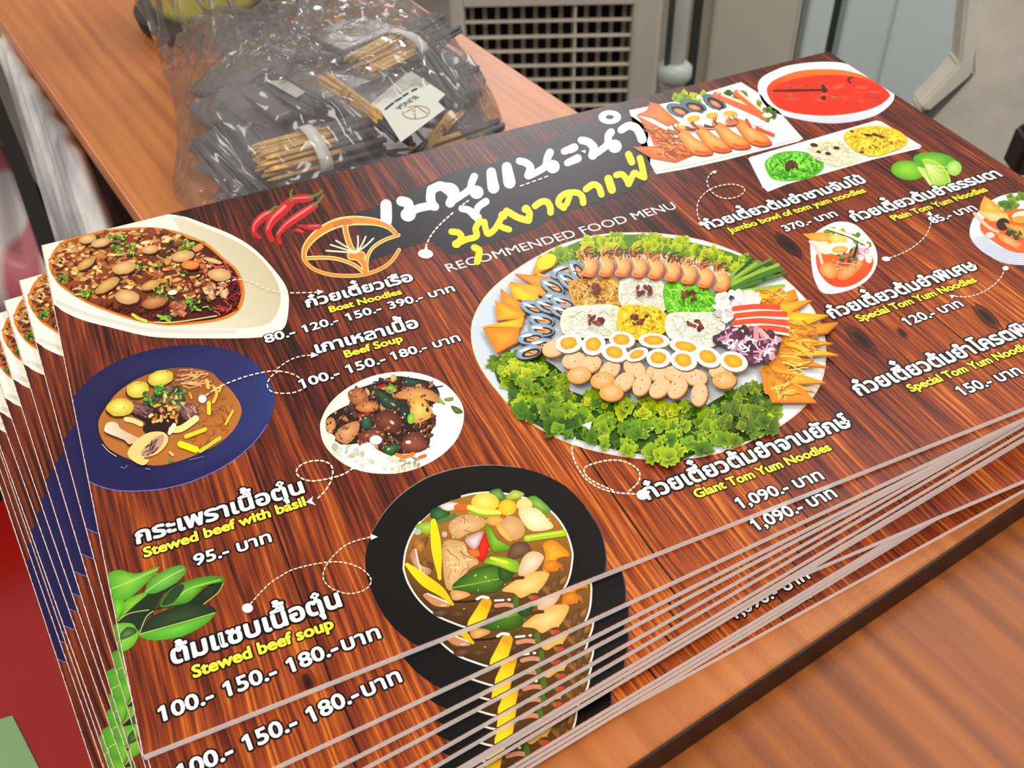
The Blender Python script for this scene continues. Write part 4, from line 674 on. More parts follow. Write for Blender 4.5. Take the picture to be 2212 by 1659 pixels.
    plaque = [(600 + x / 3.77, 420 + y / 3.77) for x, y in plaque] + [(950 + x / 4.022, 220 + y / 4.022) for x, y in ((30, 640), (180, 590), (330, 560), (560, 500), (760, 430), (900, 380), (1130, 240), (1330, 130), (1400, 80), (1560, 50), (1640, 110), (1760, 190), (1815, 290), (1800, 350), (1830, 480), (1800, 690), (1640, 780), (1460, 850), (1300, 900), (1150, 940), (1000, 1000), (800, 1110), (600, 1185), (400, 1240), (200, 1310), (80, 1330), (10, 1260))] + [(600 + x / 3.77, 420 + y / 3.77) for x, y in ((1290, 420), (1250, 378), (1100, 420), (980, 455), (740, 545), (700, 400), (640, 250))]
    F(0, 0, 1); p.poly(plaque, DK, 2)
    F(*C1)
    r_ = lambda pts, wd, c, **k: p.line(pts, wd, c, **k)
    OG = (226, 140, 50); PY = (250, 226, 140)
    for c, e in ((PY, 14), (OG, -4)):
        r_([(960, 318), (900, 262), (800, 226), (680, 214), (590, 216), (480, 236), (370, 288), (280, 360), (220, 450), (225, 545), (300, 612), (420, 652), (560, 664), (700, 654), (840, 606), (930, 540), (988, 452)], 36 + e, c, taper=lambda t: (.7 + .9 * math.sin(3.14 * min(1, t * 1.9)) if t < .52 else .62))
        r_([(545, 235), (560, 330), (595, 430), (640, 500)], 34 + e, c); r_([(985, 332), (870, 372), (780, 430), (735, 500), (722, 580), (720, 640)], 16 + e, c); r_([(240, 520), (380, 516), (500, 530), (620, 575), (705, 640)], 18 + e, c)
        r_([(600, 500), (680, 500)], 60 + e, c); r_([(640, 500), (700, 560), (715, 625)], 44 + e, c)
    r_([(470, 250), (540, 225), (590, 228)], 40, (206, 118, 66)); p.poly([(960, 300), (992, 335), (950, 340)], OG)
    for tx, ty in ((395, 460), (430, 412), (475, 378), (652, 340), (716, 346), (780, 360)):
        r_([(tx, ty), ((tx + 640) / 2 + (8 if tx > 600 else 0), (ty + 470) / 2 + 4), (640, 478)], 13, (248, 240, 206))
    keep('emblem', p, 'emblem_print', 'orange lotus emblem on a charcoal brush patch')
    p = Print(); F(*C1)
    p.line([(882, 85), (884, 170), (882, 225)], 92, WHT); p.line([(1005, 55), (1062, 75), (1070, 150)], 80, WHT); p.blob(1062, 165, 62, 56, 0, WHT); p.line([(1070, 150), (1150, 112), (1265, 90)], 66, WHT); p.line([(1265, 95), (1245, 40), (1250, -40)], 74, WHT); p.line([(1250, 90), (1280, 100)], 70, WHT)
    F(600, 0, 3.16); p.line([(1060, 1290), (1110, 1270), (1150, 1290), (1190, 1330), (1185, 1370)], 62, WHT)
    F(*C2)
    for A in (([(40, 735), (105, 745), (135, 790), (110, 840), (90, 880)], 76), ([(92, 880), (180, 820), (260, 760), (278, 700), (300, 650)], 60), ([(447, 612), (455, 680), (467, 748)], 94), ([(582, 567), (594, 640), (606, 702)], 98), ([(690, 515), (750, 532), (788, 575), (770, 640)], 68), ([(772, 648), (850, 608), (918, 560), (935, 490), (958, 440)], 62), ([(1080, 432), (1168, 398)], 66), ([(1108, 532), (1198, 492)], 66), ([(1230, 335), (1292, 352), (1338, 402), (1328, 466)], 72), ([(1330, 468), (1400, 420), (1458, 368), (1464, 300), (1488, 265)], 62), ([(1576, 246), (1640, 210), (1700, 225), (1738, 275), (1758, 328)], 72), ([(190, 930), (255, 945), (305, 992)], 64), ([(310, 1000), (332, 920), (400, 868)], 60), ([(310, 980), (330, 1010)], 70)):
        p.line(A[0], A[1], WHT, taper=lambda t: .88 + .2 * t)
    p.blob(320, 788, 60, 58, 0, WHT); p.blob(982, 565, 60, 58, 0, WHT); p.blob(1520, 388, 60, 58, 0, WHT)
    p.blob(1477, 135, 98, 60, 0, WHT, n=24); p.blob(1477, 134, 36, 20, 0, DK)
    Y = (252, 222, 30)
    for A in (([(102, 1130), (165, 1140), (188, 1180), (152, 1232)], 56), ([(150, 1235), (230, 1198), (318, 1170), (312, 1100), (352, 1035)], 56), ([(300, 1268), (342, 1292), (338, 1340), (326, 1392)], 60), ([(388, 1045), (400, 1110), (422, 1150), (480, 1105), (530, 1020), (548, 985)], 54), ([(505, 1068), (550, 1095), (602, 1112)], 54), ([(580, 950), (680, 1008), (772, 1034)], 60), ([(772, 1032), (778, 970), (748, 925)], 60), ([(828, 908), (880, 872), (930, 872), (958, 915), (962, 965)], 58), ([(1078, 925), (1035, 890), (1042, 840), (1100, 798), (1190, 792), (1236, 825), (1246, 882)], 56), ([(1070, 920), (1105, 885), (1130, 815)], 50), ([(1270, 762), (1330, 722), (1380, 742), (1404, 808)], 58), ([(1465, 672), (1495, 768)], 72), ([(1532, 640), (1585, 634), (1625, 680), (1640, 718)], 56), ([(1640, 720), (1668, 660), (1690, 620), (1730, 640), (1776, 660)], 54), ([(1776, 660), (1758, 570), (1738, 492)], 56), ([(1640, 460), (1668, 528)], 62)):
        p.line(A[0], A[1], Y)
    p.blob(146, 1238, 40, 36, 0, Y); p.blob(548, 992, 40, 40, 0, Y); p.blob(750, 935, 40, 36, 0, Y); p.blob(548, 0, 1, 1, 0, Y)
    F(*C1); p.line([(1208, 470), (1212, 410), (1260, 320), (1340, 230), (1430, 150)], 13, (246, 240, 226), dash=(26, 16)); p.line([(1480, 105), (1565, 45)], 13, (246, 240, 226), dash=(22, 14)); p.blob(1204, 487, 62, 38, 4, WHT); p.line([(1208, 440), (1208, 480)], 22, WHT)
    F(*C2); p.line([(700, 735), (800, 700), (950, 645)], 11, (246, 240, 226), dash=(34, 22)); p.poly([(1225, 432), (1270, 420), (1262, 452), (1245, 440)], WHT); p.blob(1150, 432, 36, 16, -20, (232, 230, 206)); p.blob(60, 752, 40, 14, -10, (232, 230, 206))
    keep('title', p, 'title_lettering', 'brush lettered white and yellow Thai title')
    # ---- lettering blocks
    def T(frame, body, a, b, col=WHT, **k):
        F(*frame); return text(p, body, a, b, col, **k)
    p = Print(); text_k = T(C2, 'RECOMMENDED FOOD MENU', (80, 1478), (2065, 925), bold=.0, outline=.0, ysc=1.0)
    keep('t0', p, 'subtitle_text')
    def block(key, frame, lines):
        nonlocal p
        for i, (nm, body, a, b, col) in enumerate(lines):
            p = Print(0.0001); T(frame, body, a, b, col, bold=.036 if col == WHT and nm == D else .026 if col == WHT else .04, outline=.075, ysc=.9 if nm == PR else 1.0); keep(key + str(i), p, nm)
    D, E_, PR = 'dish_name_text', 'translation_text', 'price_text'
    block('boat_t', C1, [(D, 'ก๋วยเตี๋ยวเรือ', (245, 922), (1105, 702), WHT), (E_, 'Boat Noodles', (432, 962), (1013, 812), YEL), (PR, '120.-', (215, 1128), (500, 1048), WHT), (PR, '150.-', (572, 1032), (850, 952), WHT), (PR, '390.- บาท', (918, 935), (1445, 788), WHT), (D, 'เกาเหลาเนื้อ', (325, 1295), (1150, 1080), WHT), (E_, 'Beef Soup', (558, 1330), (1022, 1196), YEL), (PR, '100.-', (195, 1580), (510, 1482), WHT), (PR, '150.-', (577, 1460), (885, 1366), WHT), (PR, '180.- บาท', (940, 1350), (1490, 1192), WHT)])
    block('boat_u', C10, [(PR, '80.-', (1818, 922), (2020, 866), WHT)])
    block('basil_t', C8, [(D, 'กระเพราเนื้อตุ๋น', (258, 588), (1465, 214), WHT), (E_, 'Stewed beef with basil', (312, 686), (1478, 308), YEL), (PR, '95.- บาท', (678, 748), (1230, 570), WHT), (D, 'ต้มแซบเนื้อตุ๋น', (518, 1460), (1735, 1035), WHT), (E_, 'Stewed beef soup', (668, 1558), (1680, 1196), YEL)])
    block('stew_p', (0, 0, 1), [(PR, '100.-', (348, 1560), (463, 1514), WHT), (PR, '150.-', (489, 1506), (600, 1462), WHT), (PR, '180.-', (627, 1454), (733, 1410), WHT), (PR, 'บาท', (744, 1407), (823, 1378), WHT)])
    block('giant_t', C5, [(D, 'ก๋วยเตี๋ยวต้มยำจานยักษ์', (678, 675), (2035, 182), WHT), (E_, 'Giant Tom Yum Noodles', (1003, 666), (1895, 344), YEL)])
    block('giant_p', C5, [(PR, '1,090.- บาท', (1292, 735), (1845, 536), WHT)])
    block('right_t', C6, [(D, 'ก๋วยเตี๋ยวต้มยำชามจัมโบ้', (148, 462), (1165, 158), WHT), (E_, 'Jumbo bowl of tom yum noodles', (290, 486), (1160, 222), YEL), (PR, '370.- บาท', (648, 476), (980, 374), WHT), (D, 'ก๋วยเตี๋ยวต้มยำธรรมดา', (1092, 412), (2030, 120), WHT), (E_, 'Plain Tom Yum Noodles', (1342, 406), (1940, 216), YEL), (PR, '85.- บาท', (1592, 424), (1872, 336), WHT), (D, 'ก๋วยเตี๋ยวต้มยำพิเศษ', (948, 1032), (1880, 712), WHT), (E_, 'Special Tom Yum Noodles', (1122, 1052), (1870, 796), YEL), (PR, '120.- บาท', (1428, 1078), (1785, 952), WHT), (PR, '150.- บาท', (1778, 1526), (2165, 1384), WHT)])
    p = Print(0.0001); k = T(C6, 'ก๋วยเตี๋ยวต้มยำ', (1120, 1526), (1865, 1252), bold=.036, outline=.075); T(C6, 'โครตพิเศษ', (1882, 1246), (2200, 1128), bold=.036, outline=.075, scale=k); keep('sp0', p, D)
    p = Print(0.0001); k = T(C6, 'Special Tom Yum', (1452, 1502), (1972, 1312), YEL, bold=.04, outline=.075); T(C6, 'Noodles', (2000, 1302), (2169, 1240), YEL, bold=.04, outline=.075, scale=k); keep('sp1', p, E_)
    return built

# ------------------------------------------------------------------ the stack of printed sheets
T_SHEET = 0.0027
def make_card():
    bm = bmesh.new(); t = 0.00255
    add_box(bm, (SW / 2, SH / 2, -t / 2), (SW, SH, t))
    bmesh.ops.recalc_face_normals(bm, faces=bm.faces)
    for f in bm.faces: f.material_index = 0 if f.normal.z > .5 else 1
    return bm
first = empty('menu_sheet')
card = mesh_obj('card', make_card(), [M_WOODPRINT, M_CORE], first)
ART = art(first)
ORD = ['top', 'second', 'third', 'fourth', 'fifth', 'sixth', 'seventh', 'eighth', 'ninth', 'tenth', 'eleventh', 'twelfth', 'thirteenth']
POSE = [(0, 0, 0), (2.95, .0006, -.0181), (4.55, -.0009, -.0255), (5.4, -.0036, -.0290), (6.7, -.0046, -.0350), (7.25, -.0066, -.0381), (7.6, -.0094, -.0414),
        (7.38, -.0110, -.0410), (7.64, -.0125, -.0419), (0.05, .0060, -.0133), (7.24, -.0159, -.0439), (7.35, -.0160, -.0443), (7.45, -.0162, -.0447), (4.91, -.0140, -.0377)]
LOWKEYS = [k for k in ART if k in ('boat', 'navy', 'leaf', 'black') or k.startswith('stew_p') or k.startswith('giant_p')]
def place(o, i):
    a, x0, y0 = POSE[i]; th = math.radians(a)
    x = (x0 - math.tan(th) * y0) / (1 + math.tan(th) ** 2); y = y0 + math.tan(th) * x
    o.location = (x, y, -i * T_SHEET); o.rotation_euler = (0, 0, th)
for i in range(14):
    if i == 0:
        o = first
    else:
        o = first.copy(); C.objects.link(o)
        kids = [card] + [ART[k] for k in LOWKEYS if not (i > 9 and k == 'leaf')]
        if 8 <= i: kids = [card] + [ART[k] for k in ART if k in ('navy', 'black', 'boat') or k.startswith('giant_p')]
        for ch in kids:
            c = ch.copy(); C.objects.link(c); c.parent = o
    place(o, i)
    if i == 0: lab = 'glossy printed food menu sheet on top of the stack, whole picture visible'
    elif i == 13: lab = 'bottom sheet of the menu stack, lying on the wooden table'
    else: lab = 'glossy printed menu sheet, %s from the top of the stack' % ORD[i]
    tag(o, lab, 'menu', 'stacked menu sheets')

# ------------------------------------------------------------------ tables
ZT = -0.0376; TH = math.radians(9.1)
EX = Vector((math.cos(TH), math.sin(TH), 0)); EY = Vector((-math.sin(TH), math.cos(TH), 0))
M_TABLE = laminate('orange_wood_laminate', (172, 98, 44), (210, 132, 70), 0.0, 0.36)
M_EDGE = laminate('pale_edge_highlight', (206, 124, 82), (236, 164, 120), math.pi / 2, 0.35)  # lighter laminate, the edge highlight is put into its colour
M_DARKEDGE = plain('dark_shaded_edge', (44, 17, 7), 0.5, var=0.3, bscale=90)  # brown edge face, darkened with the shadow below it painted in
tb = empty('table', (0, 0, ZT), TH); tag(tb, 'orange wood laminate table top under the menu stack and the clear bag', 'table')
bm = bmesh.new(); add_box(bm, (.2197, .43, -.007), (.2494, .984, .014), .0012, None, 0, 2); mesh_obj('table_top', bm, M_TABLE, tb)
bm = bmesh.new(); add_box(bm, (.0948, .43, -.0072), (.0012, .984, .0136), .0005); o = mesh_obj('side_edge_strip', bm, M_EDGE, tb); o['label'] = 'edge strip with the highlight in its pale orange'
bm = bmesh.new(); add_box(bm, (.2197, -.0622, -.0074), (.2494, .0014, .0130), .0004); o = mesh_obj('front_edge_strip', bm, M_DARKEDGE, tb); o['label'] = 'dark brown front edge with the shadow in its colour'
dk = empty('desk', (0, 0, ZT - .0142), TH); tag(dk, 'lower orange wood desk in front of the dark table edge', 'desk')
bm = bmesh.new(); add_box(bm, (.2197, .16, -.010), (.237, 1.36, .020), .001); mesh_obj('desk_top', bm, laminate('desk_wood_laminate', (128, 62, 14), (194, 110, 36), 0.02, 0.42, .8), dk)
M_CAB = plain('cabinet_board', (70, 60, 52), .6, var=.15, bscale=12)
for sx in (.108, .331):
    bm = bmesh.new(); add_box(bm, (sx, .16, -.382), (.014, 1.30, .724)); mesh_obj('side_panel', bm, M_CAB, dk)

# ------------------------------------------------------------------ floor, walls
ZF = ZT - .76
def struct(name, bm, m): o = mesh_obj(name, bm, m); o['kind'] = 'structure'; return o
VA = math.atan2(-.41306705, .91048107)                    # room axes follow the wall behind the cooler
VX = Vector((math.cos(VA), math.sin(VA), 0)); VY = Vector((-math.sin(VA), math.cos(VA), 0))
RM = Matrix.Translation((CAM.x, CAM.y, ZF)) @ Matrix.Rotation(VA, 4, 'Z')
bm = bmesh.new(); add_box(bm, (0, 1.4, -.03), (8, 9, .06), 0, RM); struct('floor', bm, plain('floor_tiles', (84, 76, 66), .45, var=.25, bscale=6))
bm = bmesh.new(); add_box(bm, (0, 5.6, 1.25), (8, .08, 2.56), 0, RM); struct('wall_back', bm, plain('wall_paint', (178, 176, 168), .7, var=.06, bscale=9))
bm = bmesh.new(); add_box(bm, (-3.96, 1.4, 1.25), (.08, 8.4, 2.56), 0, RM); struct('wall_left', bm, plain('side_wall_paint', (196, 188, 176), .7, var=.06, bscale=9))
def onv(px, py, D):                                        # point on the upright plane D metres in front of the camera
    d = ray(px, py); k = D / d.dot(VY); return CAM + d * k
def rl(px, py, D):                                         # the same in the room frame (x, y, z above the floor)
    p = onv(px, py, D) - Vector((CAM.x, CAM.y, ZF)); return Vector((p.dot(VX), p.dot(VY), p.z))

# ------------------------------------------------------------------ air cooler behind the table
M_COOL = plain('cooler_plastic', (214, 206, 196), .45, .4, var=.05, bscale=20); M_SLAT = plain('cooler_slat', (226, 214, 196), .5, var=.08, bscale=30)
M_BARS = plain('cooler_bars', (150, 138, 124), .6, var=.1, bscale=40); M_BLACK = plain('black_plastic', (20, 17, 15), .6, .3, var=.2, bscale=40)
D0 = 1.5
a, b = rl(975, 100, D0), rl(1425, 100, D0); g0, g1 = rl(1003, 18, D0), rl(1368, 18, D0); gb = rl(1190, 300, D0).z
cx = (a.x + b.x) / 2; cw = b.x - a.x
ac = empty('air_cooler', (RM @ Vector((cx, D0 + .12, 0))), VA); tag(ac, 'cream air cooler with a black slatted grille standing behind the table', 'air cooler')
gx0, gx1 = g0.x - cx, g1.x - cx; gt = g0.z; y0 = -.12
bm = bmesh.new()
add_box(bm, ((-cw / 2 + gx0) / 2, .12, .46), (gx0 + cw / 2, .24, .84), .006); add_box(bm, ((cw / 2 + gx1) / 2, .12 , .46), (cw / 2 - gx1, .24, .84), .006)
add_box(bm, ((gx0 + gx1) / 2, .12, (gt + .88) / 2), (gx1 - gx0 + .004, .24, .88 - gt), .003); add_box(bm, ((gx0 + gx1) / 2, .12, (gb + .04) / 2), (gx1 - gx0 + .004, .24, gb - .04), .003)
for v in bm.verts: v.co.y += y0
mesh_obj('housing', bm, M_COOL, ac)
bm = bmesh.new(); add_box(bm, ((gx0 + gx1) / 2, y0 + .075, (gb + gt) / 2), (gx1 - gx0, .01, gt - gb)); mesh_obj('grille_back', bm, M_BLACK, ac)
zs = [rl(1190, y, D0).z for y in (49, 83, 114, 146, 176, 203, 234, 264, 292)]
for z in zs:
    if z > gb: bm = bmesh.new(); add_box(bm, ((gx0 + gx1) / 2, y0 + .008, z), (gx1 - gx0, .008, .0034), .0008); mesh_obj('slat', bm, M_SLAT, ac)
nb = 13
for k in range(nb):
    x = gx0 + (gx1 - gx0) * (k + .5) / nb
    bm = bmesh.new(); add_box(bm, (x, y0 + .032, (gb + gt) / 2), (.0068, .006, gt - gb)); mesh_obj('grille_bar', bm, M_BARS, ac)
bm = bmesh.new(); add_box(bm, (gx0 + (gx1 - gx0) * .66, y0 + .012, (gb + gt) / 2), (.004, .01, gt - gb)); mesh_obj('grille_stay', bm, M_SLAT, ac)
for sx in (-1, 1):
    bm = bmesh.new(); add_tube(bm, [(sx * (cw / 2 - .05), 0, .0), (sx * (cw / 2 - .05), 0, .045)], .022, 14); mesh_obj('foot', bm, M_BLACK, ac)

# ------------------------------------------------------------------ cupboards and bottle beside the cooler
def box_px(name, x0, x1, D, dep, ztop, mat, label, cat, inset=None):
    a, b = rl(x0, 120, D), rl(x1, 120, D); c = (a.x + b.x) / 2; r = empty(name, RM @ Vector((c, D + dep / 2, 0)), VA); tag(r, label, cat)
    bm = bmesh.new(); add_box(bm, (0, 0, ztop / 2), (b.x - a.x, dep, ztop), .006); mesh_obj('body', bm, mat, r); return r, b.x - a.x
M_GREY = plain('grey_green_panel', (206, 202, 186), .35, .4, var=.06, bscale=5); M_BLUE = plain('pale_blue_grey_panel', (222, 232, 234), .35, .4, var=.05, bscale=5)
M_SEAM = plain('dark_seal', (56, 60, 54), .6)
r, wd = box_px('cabinet', 1482, 1716, 1.75, .5, 1.5, M_GREY, 'grey green cabinet standing right of the air cooler', 'cabinet')
bm = bmesh.new(); add_box(bm, (-wd / 2 + .012, -.252, .75), (.016, .012, 1.46), .002); mesh_obj('corner_strip', bm, M_SEAM, r)
bm = bmesh.new(); add_box(bm, (.012, -.258, .76), (wd - .05, .018, 1.44), .006); mesh_obj('door', bm, M_GREY, r)
r, wd = box_px('refrigerator', 1718, 2190, 1.765, .6, 1.7, M_BLUE, 'pale blue grey refrigerator behind the far corner of the menus', 'refrigerator')
xa = rl(1783, 60, 1.765).x - rl(1954, 60, 1.765).x
bm = bmesh.new(); add_box(bm, ((xa - wd / 2) / 2 - .004, -.308, .86), (wd / 2 + xa - .014, .03, 1.6), .006); mesh_obj('door', bm, M_BLUE, r)
bm = bmesh.new(); add_box(bm, ((xa + wd / 2) / 2 + .004, -.308, .86), (wd / 2 - xa - .014, .03, 1.6), .006); dr = mesh_obj('door', bm, M_BLUE, r)
bm = bmesh.new(); add_box(bm, (xa, -.302, .86), (.012, .006, 1.6)); mesh_obj('door_seal', bm, M_SEAM, r)
bm = bmesh.new(); add_box(bm, (xa + .10, -.326, .86), (.010, .008, 1.6), .003); mesh_obj('door_rib', bm, M_BLUE, dr)
# clear bottle
M_CLEAR, _n, _l, _b = new_mat('clear_plastic'); _b.inputs['Base Color'].default_value = (.80, .82, .79, 1); _b.inputs['Roughness'].default_value = .3; _b.inputs['Transmission Weight'].default_value = .45; _b.inputs['IOR'].default_value = 1.3
D1 = 1.42; q = rl(1457, 150, D1)
bt = empty('water_pipe', RM @ Vector((q.x, D1, 0)), VA); tag(bt, 'clear upright tube with a pale collar between cooler and grey cabinet', 'tube')
bm = bmesh.new(); add_tube(bm, [(0, 0, .004), (0, 0, 1.0)], .014, 20); mesh_obj('tube', bm, M_CLEAR, bt)
zc = rl(1457, 152, D1).z
bm = bmesh.new(); add_tube(bm, [(0, 0, zc - .016), (0, 0, zc - .008), (0, 0, zc + .006), (0, 0, zc + .014)], .03, 24, radii=[.020, .026, .026, .016]); mesh_obj('collar', bm, plain('pale_collar', (196, 204, 196), .3), bt)
bm = bmesh.new(); add_tube(bm, [(-.012, -.006, zc + .012), (-.012, -.006, 1.0)], .0055, 12); mesh_obj('inner_hose', bm, plain('grey_hose', (104, 112, 112), .4), bt)
# thin slab at the right standing in for a beige storage box, with pale rim
M_BEIGE = plain('beige_fabric', (236, 228, 214), .8, .2, bump=.9, bscale=26, var=.09); M_TRIM = plain('cream_trim', (240, 234, 222), .5, var=.08, bscale=30)
D2 = 1.05
bn = empty('storage_box_slab', RM @ Vector((0, 0, 0)), VA); tag(bn, 'thin beige crumpled slab standing in for a storage box with a cream rim at the right edge', 'storage box')
def slab(name, px, D, dep, mat, par, bev=.004, lab=None):
    bm = bmesh.new(); P = [rl(x, y, D) for x, y in px]; lo = [bm.verts.new(p) for p in P]; hi = [bm.verts.new(p + Vector((0, dep, 0))) for p in P]; n = len(P)
    bm.faces.new(lo); bm.faces.new(hi[::-1])
    for i in range(n): bm.faces.new((lo[i - 1], hi[i - 1], hi[i], lo[i]))
    bmesh.ops.recalc_face_normals(bm, faces=bm.faces); bmesh.ops.bevel(bm, geom=bm.edges[:], offset=bev, segments=2, affect='EDGES')
    o = mesh_obj(name, bm, mat, par)
    if lab: o['label'] = lab
    return o
slab('fabric_body', [(2105, -160), (2330, -160), (2330, 900), (2000, 900), (1990, 262), (2098, 160)], D2, .05, M_BEIGE, bn)
slab('rim', [(2102, -150), (2148, -150), (2100, 165), (2006, 244), (1984, 232), (2072, 140)], D2 - .012, .03, M_TRIM, bn, .003, 'cream rim bent round the corner')
slab('shadow_gap', [(2084, 150), (2104, 165), (2012, 262), (1995, 246)], D2 - .004, .02, plain('grey_rim_shade', (110, 110, 100), .8), bn, .002, 'grey strip painted as the shade under the rim')  # grey strip modelled in place of the shadow beneath the rim
sb = empty('stool', RM @ Vector((0, 0, 0)), VA); tag(sb, 'dark brown stool corner at the right edge beyond the menu', 'stool')
M_DKW = plain('dark_brown_wood', (52, 34, 26), .5, var=.2, bscale=40)
slab('seat', [(2186, 384), (2222, 300), (2330, 290), (2330, 384)], .80, .03, M_DKW, sb)
q0 = rl(2420, 372, .82)
bm = bmesh.new(); add_box(bm, (q0.x, .82, q0.z / 2 - .01), (.03, .014, q0.z), .002); mesh_obj('leg', bm, M_DKW, sb)

# ------------------------------------------------------------------ left of the table: red table, paper, wrapped board, sacks
rd = empty('red_table', (0, 0, -.32), TH); tag(rd, 'glossy red table top below the left side of the menu stack', 'table')
bm = bmesh.new(); add_box(bm, (-.235, .033, -.015), (.62, .866, .03), .004); mesh_obj('red_top', bm, plain('red_lacquer', (176, 20, 10), .3, .5, var=.1, bscale=8), rd)
for ax in (-.5, .03):
    for ay in (-.36, .40):
        bm = bmesh.new(); add_box(bm, (ax, ay, -.03 - (ZT - .76 + .32 + .03) / -2), (.04, .04, abs(ZF + .35)), .004); mesh_obj('leg', bm, bpy.data.materials['red_lacquer'], rd)
c = [onz(x, y, -.3198) for x, y in ((28, 1548), (105, 1700), (-120, 1760), (-160, 1600))]
bm = bmesh.new(); vv = [bm.verts.new(p) for p in c] ; v2 = [bm.verts.new(p + Vector((0, 0, .0012))) for p in c]; bm.faces.new(vv); bm.faces.new(v2)
for i in range(4): bm.faces.new((vv[i - 1], vv[i], v2[i], v2[i - 1]))
o = mesh_obj('paper_sheet', bm, plain('pale_green_paper', (150, 190, 132), .8, var=.04, bscale=20)); tag(o, 'pale green paper lying on the red table at the bottom left corner', 'paper')
bi = empty('shade_box', (0, 0, ZF), TH); tag(bi, 'added dark olive box standing in for shade under the pink carrier bag at the far left', 'added box')  # box added to carry the bag and fill the shaded area with dark colour
M_SHADEBOX = plain('dark_olive_shade', (44, 46, 30), .55, .4, var=.15, bscale=10); hb = -.212 - ZF
bm = bmesh.new(); add_box(bm, (-.11, .72, hb / 2), (.37, .48, hb - .03), .008); mesh_obj('box_body', bm, M_SHADEBOX, bi)
bm = bmesh.new(); add_box(bm, (-.11, .72, hb - .013), (.39, .50, .026), .006); mesh_obj('lid', bm, M_SHADEBOX, bi)
def drape(name, P00, P10, P11, P01, mat, thick, nz, seed, parent=None, nu=40, nv=40, amp=.006, streak=3.0):
    # crumpled wrapped board between four corners
    rnd = random.Random(seed); ph = [(rnd.uniform(0, 6.28), rnd.uniform(4, 16), rnd.uniform(1, 5)) for _ in range(9)]
    n = ((P10 - P00).cross(P01 - P00)).normalized()
    if n.dot(CAM - P00) < 0: n = -n
    bm = bmesh.new(); G = []
    for j in range(nv + 1):
        row = []
        for i in range(nu + 1):
            u, v = i / nu, j / nv; p = P00.lerp(P10, u).lerp(P01.lerp(P11, u), v)
            h = sum(math.sin(a + fu * u * streak + fv * v) for a, fu, fv in ph) / 9 * amp
            e = min(u, 1 - u, v, 1 - v) * 12; h -= thick * max(0, 1 - e) ** 2
            row.append(bm.verts.new(p + n * h))
        G.append(row)
    for j in range(nv):
        for i in range(nu): bm.faces.new((G[j][i], G[j][i + 1], G[j + 1][i + 1], G[j + 1][i])).smooth = True
    o2 = bmesh.ops.duplicate(bm, geom=bm.faces[:])
    for v in [g for g in o2['geom'] if isinstance(g, bmesh.types.BMVert)]: v.co -= n * (thick * 2)
    bmesh.ops.bridge_loops(bm, edges=[e for e in bm.edges if len(e.link_faces) == 1])
    return mesh_obj(name, bm, mat, parent, True)
M_WRAP, n_, l_, b_ = new_mat('grey_wrap_film')
tc = n_.new('ShaderNodeTexCoord'); mpn = n_.new('ShaderNodeMapping'); mpn.inputs['Rotation'].default_value = (0.3, 0.2, -.45); mpn.inputs['Scale'].default_value = (60, 9, 30); l_.new(tc.outputs['Object'], mpn.inputs[0])
t_ = n_.new('ShaderNodeTexNoise'); t_.inputs['Scale'].default_value = 1; t_.inputs['Detail'].default_value = 4; l_.new(mpn.outputs[0], t_.inputs['Vector'])
cr = n_.new('ShaderNodeValToRGB'); cr.color_ramp.elements[0].position = .30; cr.color_ramp.elements[0].color = lin((132, 128, 130)); cr.color_ramp.elements[1].position = .66; cr.color_ramp.elements[1].color = lin((226, 224, 218))
k_ = cr.color_ramp.elements.new(.46); k_.color = lin((172, 172, 172)); k_ = cr.color_ramp.elements.new(.69); k_.color = lin((170, 150, 40))
l_.new(t_.outputs['Fac'], cr.inputs[0]); l_.new(cr.outputs[0], b_.inputs['Base Color']); b_.inputs['Roughness'].default_value = .3
A = lambda x, y, k: CAM + (onz(x, y, ZT) - CAM) * k
o = drape('wrapped_board', A(-44, 20, 1.03), A(144, 322, 1.03), A(238, 620, 1.05), A(150, 620, 1.22), M_WRAP, .004, 1, 3); tag(o, 'crumpled grey film wrapped board leaning beside the left table edge', 'board')
bm = bmesh.new()
P = [A(-60, 60, 1.26), A(50, 330, 1.26), A(160, 620, 1.26)]; Q = [A(-120, 60, 1.3), A(14, 330, 1.3), A(112, 620, 1.3)]
for i in range(2):
    q8 = [P[i], P[i + 1], Q[i + 1], Q[i]]; dn = ray(60, 330).normalized() * .02
    lo = [bm.verts.new(p) for p in q8]; hi = [bm.verts.new(p + dn) for p in q8]; bm.faces.new(lo); bm.faces.new(hi)
    for k in range(4): bm.faces.new((lo[k - 1], lo[k], hi[k], hi[k - 1]))
o = mesh_obj('black_strip', bm, M_BLACK); tag(o, 'narrow black strip between the wrapped board and the pink bag', 'strip')
M_PINK, n_, l_, b_ = new_mat('pink_white_bag'); tc = n_.new('ShaderNodeTexCoord'); mpn = n_.new('ShaderNodeMapping'); mpn.inputs['Rotation'].default_value = (0, 0, .5); l_.new(tc.outputs['Object'], mpn.inputs[0])
wv = n_.new('ShaderNodeTexWave'); wv.inputs['Scale'].default_value = 4.2; wv.inputs['Distortion'].default_value = 1.6; wv.inputs['Detail'].default_value = 1; l_.new(mpn.outputs[0], wv.inputs['Vector'])
cr = n_.new('ShaderNodeValToRGB'); cr.color_ramp.elements[0].position = .55; cr.color_ramp.elements[0].color = lin((206, 196, 192)); cr.color_ramp.elements[1].position = .8; cr.color_ramp.elements[1].color = lin((186, 104, 112)); l_.new(wv.outputs['Fac'], cr.inputs[0]); l_.new(cr.outputs[0], b_.inputs['Base Color']); b_.inputs['Roughness'].default_value = .4
